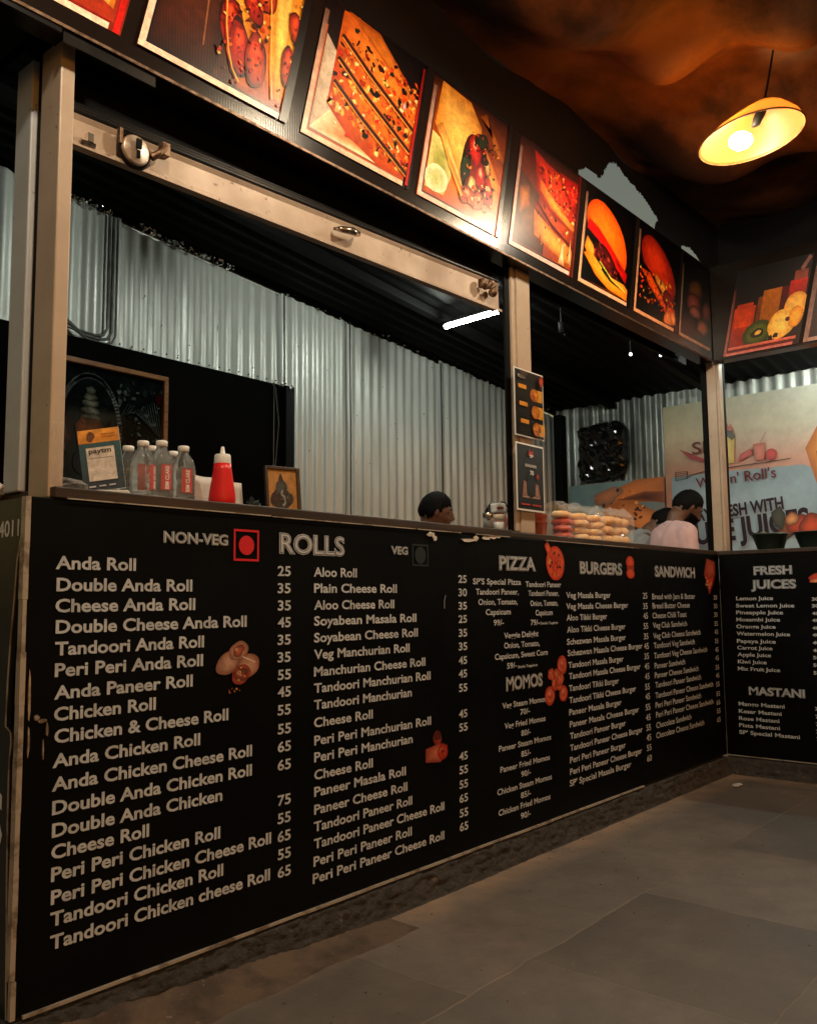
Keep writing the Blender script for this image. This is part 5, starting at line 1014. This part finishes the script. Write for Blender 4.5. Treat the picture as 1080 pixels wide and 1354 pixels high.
# ================================================================ HANGING LAMPS
def pendant(label, c, lit=True):
    c = Vector(c); ax = Vector((.07, -.12, -.98)).normalized()
    q = ax.to_track_quat('-Z', 'Y').to_matrix().to_4x4(); T = Matrix.Translation(c) @ q
    t = thing('pendant_lamp', label, 'lamp', c, 'pendant lamps along the front')
    skew = lambda bb: [tuple(Vector(v) + rt0 * max(0, (Vector(v) - c).dot(-ax) + .03) * .55) for v in bb.v]
    b = MB(); pr = [(.045, .100), (.055, .096), (.085, .075), (.125, .040), (.160, .008), (.182, -.022), (.187, -.030)]
    b.lathe(pr, n=40, M4=T); b.v = skew(b); o = b.build('lamp_shade', M['shade'], t, True); s = o.modifiers.new('s', 'SOLIDIFY'); s.thickness = .003
    b = MB(); b.lathe([(.187, -.026), (.191, -.030), (.187, -.034), (.184, -.030), (.187, -.026)], n=40, M4=T); b.build('rim', M['frame'], t, True)
    b = MB(); b.lathe([(0, .125), (.016, .125), (.022, .115), (.022, .06), (.016, .02), (0, .02)], n=18, M4=T); b.v = skew(b); b.build('socket', M['black'], t, True)
    b = MB(); b.sphere(c - rt0 * .035 - Vector((0, 0, .042)), .033, 20, 14, (1.25, 1.25, .9)); b.build('bulb', M['bulb'], t, True)
    b = MB(); top = T @ Vector((0, 0, .12)); top = top + rt0 * .08; b.tube([top, top + Vector((.01, -.01, .06)), Vector((top.x + .03, top.y - .05, 3.0))], .004, 6); b.build('cord', M['black'], t)
    ld = bpy.data.lights.new('lamp_light', 'POINT'); ld.energy = LAMP_W; ld.color = (1, .90, .76); ld.shadow_soft_size = .03
    lo = bpy.data.objects.new('lamp_light', ld); COL.objects.link(lo); lo.parent = t; lo.location = -rt0 * .03 + Vector((0, 0, -.075))
pendant('lit woven shade lamp hanging tilted under the dark cloth, upper right', (2.345, -.675, 2.598))
pendant('lit woven shade lamp hanging above the middle food pictures', (1.10, -.76, 2.58))
pendant('lit woven shade lamp hanging above the left food pictures', (-.15, -.78, 2.58))

# ================================================================ CLOTH CANOPY
POUCH = ((1.55, -.40, .30, .26), (2.12, -.46, .22, .15), (2.20, -.92, .24, .17), (2.92, -.34, .26, .24), (2.95, -.85, .24, .2))
def canopy_z(x, y):
    d1 = .30 * max(0, N3(x, y * .8, 1, 1.9)) ** .75 + .16 * max(0, N3(x, y, 4, 3.4)) ** .8; d2 = .09 * abs(math.sin((x * .9 + y * .6 + .3 * N3(x, y, 9, .8)) * 3.4)) ** .7
    pou = sum(h * math.exp(-((x - a) ** 2 + (y - c) ** 2 * 1.3) / (2 * s * s)) for a, c, h, s in POUCH)
    return 3.03 - .22 * d1 - .22 * d2 - pou
b = MB(); nx, ny = 240, 150; vs = []
X0c, X1c, Y0c, Y1c = -3.0, 4.2, -4.2, .10
for i in range(nx + 1):
    for j in range(ny + 1):
        x = X0c + (X1c - X0c) * i / nx; y = Y0c + (Y1c - Y0c) * j / ny; vs.append((x, y, canopy_z(x, y)))
b.add(vs, [(i * (ny + 1) + j, i * (ny + 1) + j + 1, (i + 1) * (ny + 1) + j + 1, (i + 1) * (ny + 1) + j) for i in range(nx) for j in range(ny)])
cc = thing('cloth_canopy', 'dark brown draped cloth hung as ceiling over the front of the stall', 'canopy', (.6, -2, 2.9))
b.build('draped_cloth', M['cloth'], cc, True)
def inpoly(x, y, P):
    c = False; j = len(P) - 1
    for i in range(len(P)):
        if (P[i][1] > y) != (P[j][1] > y) and x < (P[j][0] - P[i][0]) * (y - P[i][1]) / (P[j][1] - P[i][1]) + P[i][0]: c = not c
        j = i
    return c
def soft(x, z): return x + .012 * N3(x, z, 3, 22) + .005 * N3(x, z, 5, 70), z + .014 * N3(x, z, 7, 18) + .006 * N3(x, z, 9, 60)
H1 = [(2.40, 2.55), (2.46, 2.748), (2.53, 2.785), (2.63, 2.779), (2.66, 2.80), (2.73, 2.882), (2.83, 2.925), (2.93, 2.895), (3.06, 2.862), (3.16, 2.83), (3.27, 2.79), (3.22, 2.755), (3.16, 2.55)]
H2 = [(3.54, 2.60), (3.55, 2.736), (3.66, 2.762), (3.80, 2.728), (3.76, 2.60)]
b = MB(); g = .008; nxx = int(7.2 / g); nz = int(.62 / g); idx = {}; vs = []; fs = []
def vid(i, j):
    if (i, j) not in idx:
        x = -3.0 + i * g; z = 2.56 + j * g; idx[(i, j)] = len(vs); vs.append((x, .10 + .012 * N3(x, z, 2, 4), z))
    return idx[(i, j)]
for i in range(nxx):
    for j in range(nz):
        x = -3.0 + (i + .5) * g; z = 2.56 + (j + .5) * g; xx, zz = soft(x, z)
        if inpoly(xx, zz, H1) or inpoly(xx, zz, H2): continue
        fs.append((vid(i, j), vid(i + 1, j), vid(i + 1, j + 1), vid(i, j + 1)))
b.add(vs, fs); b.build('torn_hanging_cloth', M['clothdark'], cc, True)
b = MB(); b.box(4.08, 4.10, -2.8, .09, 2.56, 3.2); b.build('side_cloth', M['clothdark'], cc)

# ================================================================ PEOPLE
def capsule(mb, a, b_, ra, rb, n=12):
    a, b_ = Vector(a), Vector(b_); mb.sphere(a, ra, n, 8); mb.sphere(b_, rb, n, 8); mb.tube([a, b_], [ra, rb], n)
def remesh(mb, name, m, parent, vox, smooth=4):
    me = bpy.data.meshes.new('tmp'); me.from_pydata([Vector(v) for v in mb.v], [], mb.f)
    ob = bpy.data.objects.new('tmp', me); COL.objects.link(ob)
    r = ob.modifiers.new('r', 'REMESH'); r.mode = 'VOXEL'; r.voxel_size = vox
    if smooth: s = ob.modifiers.new('s', 'SMOOTH'); s.factor = .5; s.iterations = smooth
    dg = bpy.context.evaluated_depsgraph_get(); me2 = bpy.data.meshes.new_from_object(ob.evaluated_get(dg))
    bpy.data.objects.remove(ob); bpy.data.meshes.remove(me); me2.name = name
    org = ORG[parent.name]
    if name in ('shirt', 'trousers'):
        me2.update()
        for v in me2.vertices: v.co += v.normal * (.010 * N3(v.co.x * 1.3, v.co.y * 1.3, v.co.z * .6, 11) + .005 * N3(v.co.x, v.co.y, v.co.z, 26))
    for v in me2.vertices: v.co -= org
    me2.materials.clear(); me2.materials.append(M[m])
    for p in me2.polygons: p.use_smooth = True
    o = bpy.data.objects.new(name, me2); COL.objects.link(o); o.parent = parent; ORG[o.name] = org
    return o
def person(label, x, y, heading, ztop, lean, bow, skin, shirt, hair='hair', cap=False, turn=0, beard=False):
    root = thing('person', label, 'person', (x, y, 0))
    s = 1.70; HZ = Matrix.Rotation(heading, 4, 'Z'); PV = Vector((0, 0, .92))
    def build(sc):
        Lm = Matrix.Translation(PV) @ Matrix.Rotation(lean, 4, 'Y') @ Matrix.Translation(-PV)
        base = Matrix.Translation((x, y, 0)) @ HZ @ Matrix.Scale(sc, 4)
        up_ = lambda p: base @ (Lm @ Vector(p)); lo_ = lambda p: base @ Vector(p)
        nk = Lm @ Vector((.015, 0, 1.47)); Hm = base @ Matrix.Translation(nk) @ Matrix.Rotation(turn, 4, 'Z') @ Matrix.Rotation(bow, 4, 'Y')
        return up_, lo_, Hm
    up_, lo_, Hm = build(1); top = (Hm @ Vector((.03, 0, .235))).z; sc = ztop / top; up_, lo_, Hm = build(sc)
    k = sc; body = MB(); sh_ = MB(); tr = MB()
    def cap_(mb, f, a, b_, ra, rb): capsule(mb, f(a), f(b_), ra * k, rb * k)
    # torso
    tor = [((-.005, 0, .93), .115), ((0, 0, 1.06), .115), ((.01, 0, 1.22), .125), ((.005, 0, 1.34), .115)]
    for yy in (-.065, 0, .065):
        for (p, r), (q, r2) in zip(tor[:-1], tor[1:]): cap_(body, up_, (p[0], yy, p[2]), (q[0], yy, q[2]), r * .86, r2 * .86); cap_(sh_, up_, (p[0], yy * 1.1, p[2]), (q[0], yy * 1.1, q[2]), r, r2)
    cap_(body, up_, (0, 0, 1.36), (.015, 0, 1.50), .068, .056)
    for sg in (-1, 1):
        shd, el, wr = (.0, sg * .165, 1.375), (.03, sg * .235, 1.11), (.26, sg * .13, 1.08)
        cap_(body, up_, (0, sg * .06, 1.40), shd, .06, .058); cap_(body, up_, shd, el, .052, .042); cap_(body, up_, el, wr, .041, .027)
        cap_(sh_, up_, (0, sg * .05, 1.405), (0, sg * .155, 1.372), .068, .068); cap_(sh_, up_, shd, (.02, sg * .212, 1.20), .066, .058)
        w = Vector(wr); pal = w + Vector((.075, -sg * .012, -.012)); cap_(body, up_, wr, tuple(w + Vector((.03, 0, -.004))), .026, .026)
        for f in range(4):
            off = Vector((0, (f - 1.5) * .019, 0)); st = w + Vector((.03, 0, -.006)) + off * .8; kn = pal + off; ln = (.030, .036, .033, .025)[f]
            cap_(body, up_, tuple(st), tuple(kn), .012, .010); m1 = kn + Vector((ln, 0, -.014)); cap_(body, up_, tuple(kn), tuple(m1), .0095, .009); cap_(body, up_, tuple(m1), tuple(m1 + Vector((ln * .5, 0, -.022))), .009, .008)
        th = w + Vector((.02, -sg * .022, -.004)); t2 = th + Vector((.03, -sg * .028, -.012)); cap_(body, up_, tuple(th), tuple(t2), .012, .010); cap_(body, up_, tuple(t2), tuple(t2 + Vector((.028, -sg * .004, -.010))), .010, .0085)
        hp, kn, an = (0, sg * .085, .90), (.015, sg * .095, .49), (-.02, sg * .10, .085)
        cap_(body, lo_, hp, kn, .08, .052); cap_(body, lo_, kn, an, .052, .036); cap_(body, lo_, (-.035, sg * .10, .035), (.16, sg * .115, .03), .036, .028)
        cap_(tr, lo_, hp, kn, .095, .07); cap_(tr, lo_, kn, an, .07, .058)
    cap_(tr, up_, (0, -.05, .95), (0, .05, .95), .115, .115)
    # head (local: x forward, z up, origin at top of neck)
    def headpt(d):
        f, l, u = d; rx, ry, rz = .098, .077, .118
        p = Vector((f * rx, l * ry, u * rz))
        if u < 0: p.y *= 1 - .30 * (-u) ** 1.5; p.x *= 1 - .12 * (-u)
        if f > 0 and u < -.2: p.x += .012 * f
        if f > .55: p.x += .010 * math.exp(-((u - .12) / .14) ** 2) - .012 * math.exp(-((u + .02) / .10) ** 2) * (1 if abs(l) > .18 else .2) + .008 * math.exp(-((u + .55) / .1) ** 2 - (l / .3) ** 2)
        return p + Vector((.028, 0, .115))
    hb = MB(); hb.sphere((0, 0, 0), 1, 40, 28); hb.v = [tuple(Hm @ headpt(Vector(v).normalized())) for v in hb.v]
    body.add(hb.v, hb.f)
    hp_ = lambda p: Hm @ Vector(p)
    capsule(body, hp_((.122, 0, .135)), hp_((.142, 0, .098)), .009 * k, .014 * k); 
    for sg in (-1, 1):
        capsule(body, hp_((.132, sg * .010, .094)), hp_((.128, sg * .014, .094)), .008 * k, .008 * k)
        body.sphere(hp_((.022, sg * .078, .112)), .026 * k, 12, 8, (.55, .35, 1.1), 0, Hm.to_3x3().normalized().to_4x4())
    capsule(body, hp_((.121, -.018, .060)), hp_((.121, .018, .060)), .008 * k, .008 * k); capsule(body, hp_((.119, -.014, .049)), hp_((.119, .014, .049)), .008 * k, .008 * k)
    bd = remesh(body, 'body', skin, root, .0075, 3)
    for sg in (-1, 1):
        b = MB(); b.sphere(hp_((.110, sg * .030, .124)), .0095 * k, 12, 8); b.build('eye', M['whiteplastic'], root, True)
        b = MB(); b.sphere(hp_((.119, sg * .030, .123)), .0055 * k, 10, 6); b.build('iris', M['hair'], root, True)
        b = MB(); b.tube([hp_((.121, sg * .012, .143)), hp_((.120, sg * .032, .149)), hp_((.106, sg * .050, .142))], [.003 * k, .0045 * k, .003 * k], 8); b.build('eyebrow', M['hair'], root, True)
    hr = MB(); vs = []; n, m_ = 48, 30; keep = {}
    for j in range(m_ + 1):
        for i in range(n):
            th, ph = 2 * math.pi * i / n, math.pi * j / m_; d = Vector((math.sin(ph) * math.cos(th), math.sin(ph) * math.sin(th), math.cos(ph))); p = headpt(d); c0 = Vector((.028, 0, .115)); q = (p - c0)
            lim = .30 - .62 * max(0, -d.x) + .22 * max(0, d.x) - .30 * (abs(d.y) > .75) * (d.x < .25); keep[(j, i)] = d.z > lim
            t_ = max(0, min(1, (d.z - lim) * 4)); vs.append(tuple(Hm @ (c0 + q * (1 + (.045 + .085 * t_ + .03 * N3(d.x, d.y, d.z, 9) * t_)))))
    hr.add(vs, [(j * n + i, j * n + (i + 1) % n, (j + 1) * n + (i + 1) % n, (j + 1) * n + i) for j in range(m_) for i in range(n) if keep[(j, i)]])
    o = hr.build('hair', M[hair], root, True); sm = o.modifiers.new('s', 'SOLIDIFY'); sm.thickness = .012; sm.offset = -1
    if beard:
        br = MB(); vs = []; kp = {}
        for j in range(m_ + 1):
            for i in range(n):
                th, ph = 2 * math.pi * i / n, math.pi * j / m_; d = Vector((math.sin(ph) * math.cos(th), math.sin(ph) * math.sin(th), math.cos(ph))); kp[(j, i)] = -.95 < d.z < -.30 and d.x > -.05 and not (d.z > -.62 and abs(d.y) < .32); p = headpt(d); vs.append(tuple(Hm @ (p + d * .006)))
        br.add(vs, [(j * n + i, j * n + (i + 1) % n, (j + 1) * n + (i + 1) % n, (j + 1) * n + i) for j in range(m_) for i in range(n) if kp[(j, i)]]); o = br.build('beard', M['hair'], root, True); sm = o.modifiers.new('s', 'SOLIDIFY'); sm.thickness = .006
    remesh(sh_, 'shirt', shirt, root, .012, 6); remesh(tr, 'trousers', 'trouser', root, .014, 4)
    # collar
    b = MB(); b.lathe([(.070, -.055), (.074, -.03), (.066, -.004), (.062, -.004), (.066, -.03)], n=24, M4=Matrix.Translation(up_((.012, 0, 1.455))) @ HZ @ Matrix.Rotation(lean + .15, 4, 'Y') @ Matrix.Scale(k, 4)); b.build('collar', M[shirt], root, True)
    if cap:
        cm = MB(); vs = []; kc = {}
        for j in range(m_ + 1):
            for i in range(n):
                th, ph = 2 * math.pi * i / n, math.pi * j / m_; d = Vector((math.sin(ph) * math.cos(th), math.sin(ph) * math.sin(th), math.cos(ph))); kc[(j, i)] = d.z > .26; p = headpt(d); c0 = Vector((.028, 0, .115)); vs.append(tuple(Hm @ (c0 + (p - c0) * 1.20)))
        fr = [((j * n + i, j * n + (i + 1) % n, (j + 1) * n + (i + 1) % n, (j + 1) * n + i), math.cos(2 * math.pi * (i + .5) / n)) for j in range(m_) for i in range(n) if kc[(j, i)]]
        cm.add(vs, [f for f, c in fr]); cm.m = [0 if c > .55 else 1 for f, c in fr]; co = cm.build('cap', [M['capwhite'], M['capblack']], root, True); sm = co.modifiers.new('s', 'SOLIDIFY'); sm.thickness = .004
        b = MB(); vs = []
        for i in range(13):
            t_ = (-1 + i / 6) * 1.15; vs += [tuple(hp_((.028 + .112 * math.cos(t_), .093 * math.sin(t_), .150))), tuple(hp_((.028 + .112 * math.cos(t_) + .055 * math.cos(t_ * .9), .098 * math.sin(t_), .138)))]
        b.add(vs, [(2 * i, 2 * i + 2, 2 * i + 3, 2 * i + 1) for i in range(12)]); o = b.build('visor', M['capwhite'], co, True); sm = o.modifiers.new('s', 'SOLIDIFY'); sm.thickness = .004
        b = MB(); c0 = Vector((.028, 0, .115)); pts = []
        for i in range(20):
            a = 6.283 * i / 20; d = Vector((math.cos(.36 * math.cos(a)), math.sin(.36 * math.cos(a)), .52 + .15 * math.sin(a))).normalized(); pts.append(tuple(Hm @ (c0 + (headpt(d) - c0) * 1.235)))
        b.add(pts, [tuple(range(20))]); b.build('cap_badge', M['maroon'], co)
    return root
A1 = math.atan2(-.76, .65)
person('man in pale pink shirt with short black hair, bending his head over the counter', 4.10, .50, A1 + .25, 1.497, .12, .55, 'skin', 'pink', beard=True)
person('man seen only as dark hair in profile against the pale back wall', 2.55, 1.10, A1 + .15, 1.41, .05, .18, 'skin', 'darkshirt')
person('person in grey shirt, mostly hidden behind the man in pink', 4.16, 1.01, A1, 1.40, .70, .9, 'skin', 'grey')
